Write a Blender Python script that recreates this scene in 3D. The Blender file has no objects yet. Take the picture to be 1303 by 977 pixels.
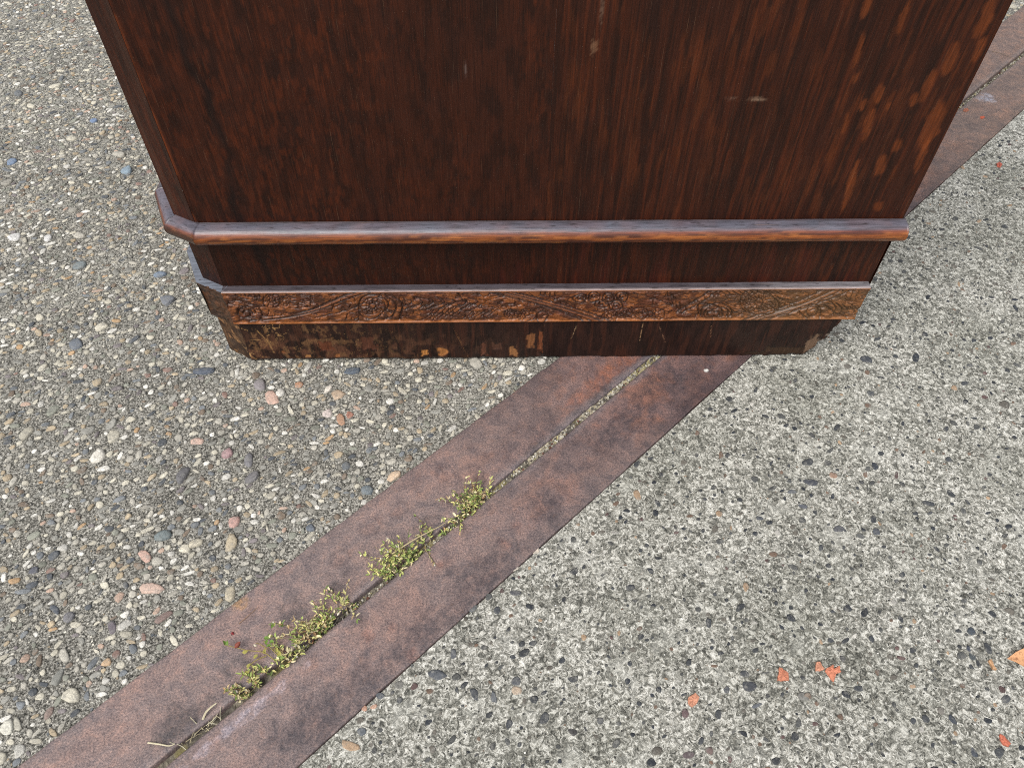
import bpy, math, random
import numpy as np
rng = np.random.default_rng(7)
random.seed(7)
S = bpy.context.scene
COL = S.collection

# ------------------------------------------------------------------ camera, sky, sun
FPX, PITCH, ROLL, YAW = 963.3, 0.87916, 0.01233, 0.02842
CAM = np.array([0.23839, -0.49043, 0.55264])
FW = np.array([math.sin(YAW)*math.cos(PITCH), math.cos(YAW)*math.cos(PITCH), -math.sin(PITCH)])
RT = np.array([math.cos(YAW), -math.sin(YAW), 0.0]); UP = np.cross(RT, FW)
RT, UP = RT*math.cos(ROLL)+UP*math.sin(ROLL), -RT*math.sin(ROLL)+UP*math.cos(ROLL)
from mathutils import Matrix, Vector
cam = bpy.data.cameras.new('camera'); camo = bpy.data.objects.new('camera', cam); COL.objects.link(camo)
M4 = Matrix.Identity(4)
for i in range(3):
    M4[i][0] = RT[i]; M4[i][1] = UP[i]; M4[i][2] = -FW[i]; M4[i][3] = CAM[i]
camo.matrix_world = M4
cam.sensor_width = 36.0; cam.lens = 36.0*FPX/1303.0; cam.clip_start = 0.01; cam.clip_end = 500
S.camera = camo

SUN_EL, SUN_AZ = math.radians(58), math.radians(215)      # azimuth clockwise from +y
world = bpy.data.worlds.new('World'); S.world = world; world.use_nodes = True
wn = world.node_tree; wn.nodes.clear()
sky = wn.nodes.new('ShaderNodeTexSky'); sky.sky_type = 'NISHITA'; sky.sun_disc = False
sky.sun_elevation = SUN_EL; sky.sun_rotation = SUN_AZ; sky.dust_density = 4.0; sky.air_density = 1.0
hs = wn.nodes.new('ShaderNodeHueSaturation'); hs.inputs['Saturation'].default_value = 0.34
bg = wn.nodes.new('ShaderNodeBackground'); bg.inputs['Strength'].default_value = 0.13
wo = wn.nodes.new('ShaderNodeOutputWorld')
wn.links.new(sky.outputs[0], hs.inputs['Color']); wn.links.new(hs.outputs[0], bg.inputs[0]); wn.links.new(bg.outputs[0], wo.inputs[0])
sun = bpy.data.lights.new('sun', 'SUN'); sun.energy = 1.5; sun.angle = math.radians(40); sun.color = (1, .965, .91)
suno = bpy.data.objects.new('sun', sun); COL.objects.link(suno)
sd = Vector((math.sin(SUN_AZ)*math.cos(SUN_EL), math.cos(SUN_AZ)*math.cos(SUN_EL), math.sin(SUN_EL)))
suno.rotation_euler = sd.to_track_quat('Z', 'Y').to_euler(); suno.location = sd*5
S.view_settings.view_transform = 'Standard'; S.view_settings.look = 'None'
S.view_settings.exposure = 0.72; S.view_settings.gamma = 1
S.render.engine = 'CYCLES'
S.cycles.use_denoising = False; S.cycles.filter_width = 1.0

# ------------------------------------------------------------------ helpers
def ray(u, v): return FW + RT*(u-651.5)/FPX - UP*(v-488.5)/FPX
def atz(u, v, z=0.0):
    d = ray(u, v); return CAM + d*((z-CAM[2])/d[2])
def aty(u, v, y):
    d = ray(u, v); return CAM + d*((y-CAM[1])/d[1])
def lin(r, g, b, k=1.0):
    f = lambda c: (c/255/12.92 if c/255 <= .04045 else ((c/255+.055)/1.055)**2.4)*k
    return np.array([f(r), f(g), f(b)])
def mute(c, k):
    c = np.asarray(c); g = c@np.array([.3, .55, .15]); return g[..., None]+(c-g[..., None])*k
def props(o, label=None, cat=None, group=None, kind=None):
    if label: o['label'] = label
    if cat: o['category'] = cat
    if group: o['group'] = group
    if kind: o['kind'] = kind
    return o
def empty(name, loc, label, cat, group=None):
    o = bpy.data.objects.new(name, None); o.location = loc; o.empty_display_size = .02; COL.objects.link(o)
    return props(o, label, cat, group)
def link(name, me, mat, parent=None):
    if mat and not me.materials: me.materials.append(mat)
    o = bpy.data.objects.new(name, me); COL.objects.link(o)
    if parent is not None:
        o.parent = parent; o.matrix_parent_inverse = Matrix.Translation(-Vector(parent.location))
    return o
def mesh(name, verts, faces_list, colors=None, smooth=False):
    """verts (N,3); faces_list: arrays (F,k); colors (N,3) per vertex"""
    me = bpy.data.meshes.new(name)
    verts = np.asarray(verts, np.float32)
    me.vertices.add(len(verts)); me.vertices.foreach_set('co', verts.ravel())
    fl = [np.asarray(f, np.int32) for f in faces_list if len(f)]
    nl = sum(f.size for f in fl); nf = sum(len(f) for f in fl)
    me.loops.add(nl); me.polygons.add(nf)
    me.loops.foreach_set('vertex_index', np.concatenate([f.ravel() for f in fl]))
    tot = np.concatenate([np.full(len(f), f.shape[1], np.int32) for f in fl])
    me.polygons.foreach_set('loop_start', np.concatenate([[0], np.cumsum(tot)[:-1]]).astype(np.int32))
    me.polygons.foreach_set('use_smooth', np.full(nf, smooth))
    if colors is not None:
        ca = me.color_attributes.new('tint', 'FLOAT_COLOR', 'POINT')
        c4 = np.ones((len(verts), 4), np.float32); c4[:, :3] = colors
        ca.data.foreach_set('color', c4.ravel())
    me.update(calc_edges=True); me.validate()
    return me
def gridfaces(nu, nv):
    i = np.arange(nu-1)[:, None]*nv + np.arange(nv-1)[None, :]
    i = i.ravel(); return np.stack([i, i+nv, i+nv+1, i+1], 1)
def vnoise(x, y, seed=0):
    r = np.random.default_rng(seed).random((256, 256))
    xi = np.floor(x).astype(int); yi = np.floor(y).astype(int); fx = x-xi; fy = y-yi
    fx = fx*fx*(3-2*fx); fy = fy*fy*(3-2*fy)
    a = r[xi & 255, yi & 255]; b = r[(xi+1) & 255, yi & 255]; c = r[xi & 255, (yi+1) & 255]; d = r[(xi+1) & 255, (yi+1) & 255]
    return (a*(1-fx)+b*fx)*(1-fy)+(c*(1-fx)+d*fx)*fy
def fbm(x, y, seed=0, o=4, g=.5):
    s = 0; a = 1; t = 0
    for k in range(o):
        s = s+a*vnoise(x*2**k+17*k, y*2**k+31*k, seed+k); t += a; a *= g
    return s/t
def sstep(a, b, x):
    t = np.clip((x-a)/(b-a), 0, 1); return t*t*(3-2*t)
def mixc(c, d, t): return c*(1-t[..., None])+np.asarray(d)*t[..., None]

# ------------------------------------------------------------------ materials
class NT:
    def __init__(s, name):
        s.m = bpy.data.materials.new(name); s.m.use_nodes = True; s.t = s.m.node_tree
        s.b = s.t.nodes['Principled BSDF']; s.co = s.n('ShaderNodeTexCoord').outputs['Object']
    def n(s, ty, **kw):
        q = s.t.nodes.new(ty)
        for k, v in kw.items(): setattr(q, k, v)
        return q
    def l(s, a, b): s.t.links.new(a, b)
    def mapping(s, sc, rot=(0, 0, 0)):
        q = s.n('ShaderNodeMapping'); q.inputs['Scale'].default_value = sc; q.inputs['Rotation'].default_value = rot
        s.l(s.co, q.inputs['Vector']); return q.outputs[0]
    def noise(s, scale, detail=3, rough=.55, vec=None, dist=0):
        q = s.n('ShaderNodeTexNoise'); q.inputs['Scale'].default_value = scale; q.inputs['Detail'].default_value = detail
        q.inputs['Roughness'].default_value = rough; q.inputs['Distortion'].default_value = dist
        s.l(vec or s.co, q.inputs['Vector']); return q.outputs['Fac']
    def voro(s, scale, vec=None, feature='F1'):
        q = s.n('ShaderNodeTexVoronoi', feature=feature); q.inputs['Scale'].default_value = scale
        s.l(vec or s.co, q.inputs['Vector']); return q
    def ramp(s, fac, stops):
        q = s.n('ShaderNodeValToRGB'); e = q.color_ramp.elements
        while len(e) < len(stops): e.new(.5)
        for el, (p, c) in zip(e, stops):
            el.position = p; el.color = (*c, 1) if hasattr(c, '__len__') else (c, c, c, 1)
        s.l(fac, q.inputs[0]); return q.outputs[0]
    def mix(s, fac, a, b, mode='MIX'):
        q = s.n('ShaderNodeMix', data_type='RGBA', blend_type=mode)
        for i, v in ((0, fac), (6, a), (7, b)):
            if isinstance(v, bpy.types.NodeSocket): s.l(v, q.inputs[i])
            else: q.inputs[i].default_value = v if i == 0 else ((*v, 1) if hasattr(v, '__len__') else (v, v, v, 1))
        return q.outputs[2]
    def tint(s):
        q = s.n('ShaderNodeVertexColor', layer_name='tint'); return q.outputs['Color']
    def bump(s, h, strength, dist):
        q = s.n('ShaderNodeBump'); q.inputs['Strength'].default_value = strength; q.inputs['Distance'].default_value = dist
        s.l(h, q.inputs['Height'])
        if s.b.inputs['Normal'].is_linked: s.l(s.b.inputs['Normal'].links[0].from_socket, q.inputs['Normal'])
        s.l(q.outputs[0], s.b.inputs['Normal'])
    def done(s, col, rough=.8, spec=.3):
        if isinstance(col, bpy.types.NodeSocket): s.l(col, s.b.inputs['Base Color'])
        else: s.b.inputs['Base Color'].default_value = (*col, 1)
        if isinstance(rough, bpy.types.NodeSocket): s.l(rough, s.b.inputs['Roughness'])
        else: s.b.inputs['Roughness'].default_value = rough
        s.b.inputs['Specular IOR Level'].default_value = spec
        return s.m

def m_pebble():
    t = NT('pebble_stone'); c = t.tint()
    c = t.mix(1.0, c, t.ramp(t.noise(420, 4, .65), [(.28, .62), (.5, 1.0), (.75, 1.2)]), 'MULTIPLY')
    c = t.mix(t.ramp(t.noise(1400, 2, .5), [(.62, 0), (.74, .55)]), c, (.07, .066, .06))
    c = t.mix(t.ramp(t.noise(230, 5, .72), [(.50, 0), (.65, .58)]), c, (.21, .205, .185))
    t.bump(t.noise(700, 4, .65), .7, .0009)
    return t.done(c, .7, .3)
def m_mortar():
    t = NT('pebbled_mortar')
    c = t.ramp(t.noise(620, 5, .7), [(.38, (.030, .030, .026)), (.46, (.115, .110, .094)), (.54, (.245, .235, .205)), (.63, (.50, .485, .43))])
    v = t.voro(520); 
    c = t.mix(t.ramp(v.outputs['Distance'], [(.2, .55), (.42, 0)]), c, t.ramp(v.outputs['Color'], [(.2, (.07, .07, .065)), (.5, (.22, .215, .185)), (.9, (.46, .44, .38))]))
    c = t.mix(1.0, c, t.ramp(t.noise(14, 3), [(.3, .75), (.7, 1.15)]), 'MULTIPLY')
    t.bump(t.noise(700, 4, .7), .9, .0016)
    return t.done(c, .9, .2)
def m_slab():
    t = NT('worn_concrete')
    na = t.noise(250, 6, .80, dist=1.1); nb = t.noise(75, 4, .65); nc = t.noise(22, 3)
    m1 = t.n('ShaderNodeMath', operation='MULTIPLY_ADD'); t.l(nb, m1.inputs[0]); m1.inputs[1].default_value = .14; t.l(na, m1.inputs[2])
    m2 = t.n('ShaderNodeMath', operation='MULTIPLY_ADD'); t.l(nc, m2.inputs[0]); m2.inputs[1].default_value = .05; t.l(m1.outputs[0], m2.inputs[2])
    m3 = t.n('ShaderNodeMath', operation='SUBTRACT'); t.l(m2.outputs[0], m3.inputs[0]); m3.inputs[1].default_value = .082
    n1 = m3.outputs[0]
    c = t.ramp(n1, [(.385, (.04, .04, .036)), (.45, (.125, .124, .11)), (.515, (.245, .24, .213)), (.57, (.49, .48, .44)), (.64, (.64, .63, .59))])
    v = t.voro(430)
    c = t.mix(t.ramp(v.outputs['Distance'], [(.16, .5), (.4, 0)]), c, t.ramp(v.outputs['Color'], [(.15, (.05, .05, .046)), (.5, (.17, .165, .145)), (.8, (.33, .30, .25))]))
    patch = t.noise(38, 4, .6)
    c = t.mix(t.ramp(patch, [(.56, 0), (.70, .35)]), c, (.52, .515, .48))
    c = t.mix(1.0, c, t.ramp(t.noise(9, 3), [(.3, (.8, .81, .77)), (.7, (1.1, 1.1, 1.08))]), 'MULTIPLY')
    t.bump(n1, 1.0, .0014)
    return t.done(c, .88, .22)
def m_grit():
    t = NT('grit'); c = t.tint()
    c = t.mix(1.0, c, t.ramp(t.noise(900, 2), [(.3, .7), (.7, 1.2)]), 'MULTIPLY')
    return t.done(c, .8, .25)
def m_rust():
    t = NT('rusted_steel'); c = t.tint()
    c = t.mix(1.0, c, t.ramp(t.noise(75, 7, .74, dist=.6), [(.36, (.72, .74, .79)), (.5, (1.06, 1.05, 1.05)), (.63, (1.42, 1.30, 1.22))]), 'MULTIPLY')
    c = t.mix(1.0, c, t.ramp(t.noise(700, 4, .75), [(.34, (.48, .49, .53)), (.5, (1, 1, 1)), (.66, (1.55, 1.5, 1.42))]), 'MULTIPLY')
    c = t.mix(t.ramp(t.noise(260, 5, .7), [(.56, 0), (.70, .36)]), c, (.17, .094, .062))
    c = t.mix(t.ramp(t.noise(1700, 2), [(.66, 0), (.74, .7)]), c, (.035, .028, .028))
    t.bump(t.noise(800, 4, .7), .55, .0009)
    return t.done(c, t.ramp(t.noise(200, 3), [(.3, .48), (.7, .7)]), .45)
def m_wood(name, rough=.40, spec=.20, vertical=True, bump=.35):
    t = NT(name); c = t.tint()
    g = t.noise(1.0, 4, .65, t.mapping((1500, 300, 42) if vertical else (42, 300, 1500)))
    c = t.mix(1.0, c, t.ramp(g, [(.32, .55), (.5, 1.0), (.70, 1.3)]), 'MULTIPLY')
    p = t.noise(1.0, 2, .5, t.mapping((2600, 400, 110) if vertical else (110, 400, 2600)))
    c = t.mix(t.ramp(p, [(.60, 0), (.70, .6)]), c, (.008, .005, .004))
    c = t.mix(t.ramp(t.noise(2300, 1), [(.765, 0), (.80, .5)]), c, (.26, .2, .15))
    sc = t.noise(1.0, 2, .5, t.mapping((1900, 300, 26) if vertical else (26, 300, 1900)))
    c = t.mix(t.ramp(sc, [(.70, 0), (.76, .22)]), c, (.20, .12, .07))
    t.bump(g, bump, .0005); t.bump(p, bump*.5, -.0004)
    return t.done(c, t.ramp(t.noise(60, 4), [(.3, rough-.07), (.7, rough+.10)]), spec)
def m_plant():
    t = NT('foliage'); c = t.tint(); m = t.done(c, .6, .3); t.b.inputs['Subsurface Weight'].default_value = .0
    tr = t.n('ShaderNodeBsdfTranslucent'); mx = t.n('ShaderNodeMixShader'); mx.inputs[0].default_value = .3; t.l(c, tr.inputs['Color'])
    t.l(t.b.outputs[0], mx.inputs[1]); t.l(tr.outputs[0], mx.inputs[2]); t.l(mx.outputs[0], t.t.nodes['Material Output'].inputs[0])
    return m
MP, MM, MS, MG, MR, MF = m_pebble(), m_mortar(), m_slab(), m_grit(), m_rust(), m_plant()
MW = m_wood('dark_varnished_oak'); MWH = m_wood('horizontal_oak', .36, .5, False, .3)
MWC = m_wood('carved_oak', .42, .4, False, .25)
MPAINT = NT('orange_paint'); MPAINT = MPAINT.done(MPAINT.mix(1.0, MPAINT.tint(), MPAINT.ramp(MPAINT.noise(900, 3), [(.3, .75), (.7, 1.15)]), 'MULTIPLY'), .7, .3)

# ------------------------------------------------------------------ ground layout: the steel joint runs diagonally
TH = 0.75522; D2 = np.array([math.cos(TH), math.sin(TH)]); N2 = np.array([-math.sin(TH), math.cos(TH)]); A2 = np.array([.4, 0.0])
O_TOP, O_GAP, O_BOT = 0.07006, 0.0056, -0.05922; HG = 0.0029
def st(p): q = np.asarray(p)[..., :2]-A2; return q@D2, q@N2
def xy(s, t): return A2 + np.asarray(s)[..., None]*D2 + np.asarray(t)[..., None]*N2
ZM, ZS = -0.0022, -0.0010                 # mortar level, slab level (steel top is z=0)

def sheet(name, t0, t1, z, mat, size=60.0):
    s = np.concatenate([[-size], np.linspace(-1.2, 1.6, 15), [size]]); t = np.array([t0, (t0*.97+t1*.03), t1])
    Sg, Tg = np.meshgrid(s, t, indexing='ij'); P = xy(Sg, Tg)
    v = np.concatenate([P, np.full(P.shape[:2]+(1,), z)], -1).reshape(-1, 3)
    f = gridfaces(len(s), 3); 
    if t1 < t0: f = f[:, ::-1]
    return props(link(name, mesh(name, v, [f]), mat), kind='structure')
pavement = sheet('pebbled_pavement', O_TOP+.0006, 60, ZM, MM)
slab = sheet('concrete_slab', -60, O_BOT-.0008, ZS, MS)
terrain = link('ground', mesh('ground', [(-70, -70, -.03), (70, -70, -.03), (70, 70, -.03), (-70, 70, -.03)], [[(0, 1, 2, 3)]]), MM); props(terrain, kind='structure')

# view footprint with a margin
FOOT = [atz(-520, 1250)[:2], atz(1700, 1250)[:2], atz(1500, -130)[:2], atz(-300, -130)[:2]]
def infoot(x, y):
    ok = np.ones(np.shape(x), bool)
    for i in range(4):
        a, b = FOOT[i], FOOT[(i+1) % 4]; ok &= ((b[0]-a[0])*(y-a[1])-(b[1]-a[1])*(x-a[0])) > 0
    return ok
def under(x, y): return (x > .015) & (x < .55) & (y > .02) & (y < .54)

class Packer:
    RES = .0005
    def __init__(s, x0, y0, x1, y1):
        s.x0, s.y0 = x0, y0; s.nx, s.ny = int((x1-x0)/s.RES), int((y1-y0)/s.RES); s.m = np.zeros((s.nx, s.ny), bool)
    def put(s, x, y, a, b, ang, gap=.0003, force=False):
        R = a+gap; h = int(R/s.RES)+1; ci, cj = int((x-s.x0)/s.RES), int((y-s.y0)/s.RES)
        if ci-h < 0 or cj-h < 0 or ci+h >= s.nx or cj+h >= s.ny: return False
        k = (np.arange(-h, h+1))*s.RES; X, Y = np.meshgrid(k, k, indexing='ij'); c, n = math.cos(ang), math.sin(ang)
        e = ((X*c+Y*n)/(a+gap))**2+((-X*n+Y*c)/(b+gap))**2 < 1
        w = s.m[ci-h:ci+h+1, cj-h:cj+h+1]
        if not force and (w & e).any(): return False
        w |= e; return True

def stones(arr, col, z0, hmul, n=10, rings=2, seed=1):
    """arr rows: x, y, a, b, ang -> domed irregular pebbles half sunk in the surface"""
    r = np.random.default_rng(seed); N = len(arr); x, y, a, b, ang = arr.T
    th = np.arange(n)/n*2*np.pi
    rad = 1+.20*r.standard_normal((N, n)).clip(-2, 2); rad = .62*rad+.19*(np.roll(rad, 1, 1)+np.roll(rad, -1, 1))
    k = r.uniform(1.7, 3.4, (N, 1)); ct, sn = np.cos(th), np.sin(th)
    sup = (np.abs(ct)**k+np.abs(sn)**k)**(-1/k); rad = rad*sup
    skew = r.uniform(-.4, .4, (N, 1))
    u = rad*ct*a[:, None]*(1+skew*sn); w = rad*sn*b[:, None]
    h = b*hmul*r.uniform(.55, 1.25, N)
    tx, ty = r.normal(0, .10, (2, N))
    prof = [(1.0, None), (.95, .70), (.66, .98)] if rings == 2 else [(1.0, None), (.72, .9)]
    V = []
    off = r.uniform(-.2, .2, (2, N))
    for i, (q, hz) in enumerate(prof):
        uu, ww = u*q, w*q
        if i == len(prof)-1: uu = uu+off[0][:, None]*a[:, None]*.5; ww = ww+off[1][:, None]*b[:, None]*.5
        zz = np.full((N, n), -.0009) if hz is None else h[:, None]*hz*(1+.10*r.standard_normal((N, n)))+tx[:, None]*uu+ty[:, None]*ww
        V.append((uu, ww, zz))
    if rings == 2: V.append((off[0][:, None]*a[:, None]*.5, off[1][:, None]*b[:, None]*.5, h[:, None]))
    U = np.concatenate([v[0] for v in V], 1); Wd = np.concatenate([v[1] for v in V], 1); Z = np.concatenate([v[2] for v in V], 1)
    c, s = np.cos(ang)[:, None], np.sin(ang)[:, None]
    P = np.stack([x[:, None]+U*c-Wd*s, y[:, None]+U*s+Wd*c, z0+Z], -1)
    i = np.arange(n); j = (i+1) % n
    q = np.concatenate([np.stack([i+k*n, j+k*n, j+(k+1)*n, i+(k+1)*n], 1) for k in range(len(prof)-1)])
    top = (len(prof)-1)*n
    cap = np.stack([i+top, j+top, np.full(n, top+n)], 1) if rings == 2 else (i+top)[None, :]
    nv = P.shape[1]
    return P, q, cap, nv, np.repeat(col[:, None, :], nv, 1)
def stone_mesh(name, S5, smooth=True):
    P, q, cap, nv, C = S5; N = len(P); o = (np.arange(N)*nv)[:, None, None]
    return mesh(name, P.reshape(-1, 3), [(q[None]+o).reshape(-1, 4), (cap[None]+o).reshape(-1, cap.shape[1])], C.reshape(-1, 3), smooth)

K = .69
PAL_L = [((214, 206, 180), 24), ((234, 230, 216), 14), ((192, 186, 168), 17), ((160, 158, 146), 13), ((128, 134, 138), 7), ((148, 150, 132), 9),
         ((196, 174, 134), 11), ((208, 172, 144), 2.4), ((140, 120, 98), 5), ((92, 98, 104), 6), ((134, 124, 124), 3), ((198, 156, 98), 1.6), ((160, 124, 108), 1.2)]
PAL_R = [((70, 74, 78), 30), ((90, 92, 90), 22), ((54, 60, 68), 18), ((112, 106, 94), 12), ((130, 102, 80), 7), ((180, 146, 106), 5), ((106, 80, 76), 4), ((196, 192, 180), 4)]
def pick(pal, n, r, k=K):
    c = np.array([lin(*p[0], k) for p in pal]); w = np.array([p[1] for p in pal], float); w /= w.sum()
    return mute(c[r.choice(len(pal), n, p=w)], .72)*r.uniform(.75, 1.15, (n, 1))
def at_px(u, v, L, Wd, ang):
    """pebble seen in the photograph: centre, length, width (pixels) and tilt -> place and size on the ground"""
    p = atz(u, v); da = math.radians(ang)
    e1 = atz(u+math.cos(da)*L/2, v-math.sin(da)*L/2)-p; e2 = atz(u-math.sin(da)*Wd/2, v-math.cos(da)*Wd/2)-p
    l1, l2 = np.linalg.norm(e1), np.linalg.norm(e2)
    if l1 >= l2: return p[0], p[1], l1, l2, math.atan2(e1[1], e1[0])
    return p[0], p[1], l2, l1, math.atan2(e2[1], e2[0])
SEEN_L = [(191, 748, 32, 15, 0, (222, 180, 152)), (258, 471, 28, 9, -3, (92, 104, 122)), (297, 662, 17, 13, 10, (205, 150, 132)), (184, 706, 16, 13, -50, (222, 168, 140)),
          (123, 580, 22, 12, 45, (236, 228, 206)), (288, 576, 16, 11, 25, (188, 140, 140)), (251, 560, 17, 9, -5, (224, 176, 148)), (232, 603, 28, 12, 60, (118, 116, 118)),
          (208, 782, 27, 9, 35, (150, 120, 108)), (86, 783, 18, 12, 45, (126, 124, 128)), (234, 696, 15, 12, 0, (232, 222, 188)), (207, 680, 22, 13, 5, (120, 136, 136)),
          (292, 752, 12, 20, 0, (206, 190, 150)), (466, 622, 16, 14, 0, (116, 130, 136)), (501, 604, 18, 11, 30, (228, 188, 138)), (295, 690, 13, 19, -15, (196, 176, 132)),
          (134, 841, 12, 10, 0, (214, 170, 110)), (72, 860, 28, 11, 70, (150, 150, 138)), (7, 926, 14, 18, 0, (226, 222, 198)), (24, 953, 12, 15, 0, (206, 202, 186)),
          (320, 605, 22, 10, 40, (126, 122, 124)), (345, 505, 15, 18, 20, (222, 172, 142)), (379, 488, 13, 7, 5, (206, 138, 78)), (330, 488, 16, 14, 0, (152, 142, 144)),
          (356, 498, 14, 11, 0, (226, 220, 204)), (416, 494, 14, 8, 45, (230, 216, 194)), (430, 500, 20, 12, 30, (206, 172, 130)), (448, 470, 22, 8, 0, (88, 104, 122)),
          (415, 524, 12, 10, 0, (226, 204, 192)), (433, 532, 10, 14, 10, (200, 142, 92)), (445, 526, 9, 9, 0, (196, 120, 84)), (96, 437, 16, 12, 30, (112, 122, 134)),
          (214, 380, 17, 13, 35, (128, 134, 144)), (203, 348, 18, 7, 15, (122, 144, 168)), (101, 336, 16, 9, 0, (124, 138, 140)), (14, 205, 13, 6, 30, (116, 146, 182)),
          (160, 216, 14, 8, 5, (136, 166, 186)), (60, 302, 12, 8, 0, (226, 224, 218)), (18, 301, 13, 9, 0, (236, 234, 228)), (119, 152, 11, 5, 0, (110, 146, 196)),
          (60, 905, 18, 9, 65, (160, 132, 116)), (20, 920, 12, 20, 20, (190, 184, 160)), (247, 690, 20, 10, 20, (206, 194, 160)), (141, 797, 10, 16, 10, (120, 108, 116)),
          (42, 724, 14, 8, 5, (98, 100, 112)), (69, 774, 16, 9, -40, (92, 100, 112)), (316, 584, 12, 18, -10, (130, 128, 132)), (395, 670, 12, 10, 0, (104, 116, 130))]
SEEN_R = [(555, 858, 26, 16, -5, (92, 98, 106)), (577, 832, 9, 17, 0, (96, 100, 106)), (657, 866, 12, 12, -45, (88, 92, 98)), (629, 890, 7, 20, 0, (98, 104, 110)), (605, 882, 10, 16, 30, (80, 86, 92)),
          (648, 920, 10, 13, 0, (74, 78, 84)), (729, 930, 13, 12, 0, (82, 80, 78)), (657, 878, 12, 10, 0, (200, 172, 136)), (459, 930, 15, 10, 10, (96, 104, 112)), (484, 884, 12, 9, 0, (92, 98, 106)),
          (509, 870, 14, 12, 10, (128, 126, 116)), (463, 900, 7, 9, 0, (206, 142, 98)), (475, 898, 10, 6, 20, (212, 158, 118)), (655, 753, 17, 7, -5, (92, 94, 98)), (602, 772, 11, 11, 0, (104, 108, 110)),
          (632, 775, 9, 9, 0, (80, 84, 90)), (1103, 456, 16, 8, -15, (70, 76, 86)), (1032, 613, 18, 8, 0, (76, 80, 90)), (1114, 592, 8, 12, 10, (58, 66, 78)), (1060, 604, 10, 9, 20, (176, 132, 96)),
          (1022, 644, 13, 6, -5, (92, 98, 108)), (1008, 625, 14, 5, 0, (100, 106, 112)), (967, 658, 10, 6, -5, (88, 94, 102)), (1067, 671, 14, 8, 5, (96, 98, 104)), (1115, 675, 9, 9, 0, (92, 98, 108)),
          (952, 872, 19, 13, -5, (74, 78, 86)), (925, 877, 9, 9, -40, (76, 82, 92)), (915, 908, 11, 11, -35, (76, 80, 84)), (876, 960, 17, 9, 10, (110, 92, 94)), (904, 955, 12, 10, 0, (132, 106, 98)),
          (1237, 803, 12, 9, -30, (70, 82, 94)), (1234, 824, 6, 8, 0, (66, 76, 96)), (1213, 916, 7, 16, 40, (66, 74, 86)), (1179, 913, 12, 9, -40, (76, 80, 84)), (1240, 957, 7, 16, 35, (72, 80, 92)),
          (1110, 812, 8, 10, 0, (72, 78, 84)), (1238, 833, 8, 12, 0, (80, 90, 94)), (1022, 885, 12, 12, 0, (124, 122, 114)), (1073, 837, 10, 9, 0, (90, 90, 88)), (1028, 886, 9, 11, 0, (140, 116, 92)),
          (872, 907, 8, 13, 0, (112, 84, 84)), (1281, 889, 12, 10, 40, (84, 88, 92)), (1198, 903, 9, 9, 0, (130, 124, 112)), (975, 855, 13, 3, 5, (94, 94, 90)), (962, 897, 15, 5, 25, (104, 110, 118)),
          (682, 700, 12, 8, 20, (224, 204, 176)), (655, 722, 9, 6, 20, (216, 200, 176)), (540, 700+107, 6, 5, 0, (190, 150, 100)), (925, 466, 9, 6, 10, (60, 66, 74)), (1108, 500, 10, 6, 0, (90, 94, 96))]

def scatter(side, tmin, seen, classes, seed):
    r = np.random.default_rng(seed)
    c = np.array(FOOT); pk = Packer(c[:, 0].min()-.01, c[:, 1].min()-.01, c[:, 0].max()+.01, c[:, 1].max()+.01)
    out = []
    rows = []; cols = []
    for (u, v, L, Wd, an, cl) in seen:
        q = at_px(u, v, L, Wd, an); pk.put(*q, force=True); rows.append(q); cols.append(mute(lin(*cl, K), .62))
    for (tries, r0, r1, amax, gap, pal, powr) in classes:
        px = r.uniform(c[:, 0].min(), c[:, 0].max(), tries); py = r.uniform(c[:, 1].min(), c[:, 1].max(), tries)
        rad = r0+(r1-r0)*r.random(tries)**powr; rad = -np.sort(-rad)
        asp = 1+(amax-1)*r.random(tries)**1.6; a = rad*np.sqrt(asp); b = rad/np.sqrt(asp); ang = np.where(r.random(tries) < .6, r.normal(.55, .5, tries), r.uniform(0, np.pi, tries))
        s, t = st(np.stack([px, py], 1))
        ok = infoot(px, py) & ~under(px, py) & ((t*side) > tmin*side+a*.55+.0004)
        cc = pick(pal, tries, r)
        rr = []; rc = []
        for i in np.nonzero(ok)[0]:
            if pk.put(px[i], py[i], a[i], b[i], ang[i], gap): rr.append((px[i], py[i], a[i], b[i], ang[i])); rc.append(cc[i])
        rows_c = np.array(rr); out.append((rows_c, np.array(rc)))
    return np.array(rows), np.array(cols), out

def place_pebbles(parent, z0, seen, sc, out, nbig, hm, nn):
    big = np.concatenate([seen]+[o[0] for o in out[:nbig]]); bc = np.concatenate([sc]+[o[1] for o in out[:nbig]])
    # apparent size in the photograph decides which 300 are objects of their own
    P = np.concatenate([big[:, :2], np.zeros((len(big), 1))], 1)-CAM
    dep = P@FW; U = 651.5+FPX*(P@RT)/dep; V = 488.5-FPX*(P@UP)/dep
    inside = (U > 2) & (U < 1301) & (V > 2) & (V < 975); big_s = np.where(inside, np.sqrt(big[:, 2]*big[:, 3])/dep, 0)
    big_s[:len(seen)] += 1
    idx = np.argsort(-big_s); one, rest = idx[:298], idx[298:]
    SS = stones(big[one], bc[one], z0, hm, nn, 2, 3)
    for k in range(len(one)):
        me = mesh('pebble', SS[0][k], [SS[1], SS[2]], SS[4][k], True)
        link('pebble', me, MP, parent)
    props(link('pebbles', stone_mesh('pebbles', stones(big[rest], bc[rest], z0, hm, nn, 2, 4)), MP, parent), kind='stuff')
    sm = np.concatenate([o[0] for o in out[nbig:]]); smc = np.concatenate([o[1] for o in out[nbig:]])
    props(link('grit', stone_mesh('grit', stones(sm, smc, z0, hm*1.2, 6, 1, 5), False), MG, parent), kind='stuff')
    print('stones', len(big), 'grit', len(sm))

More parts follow.
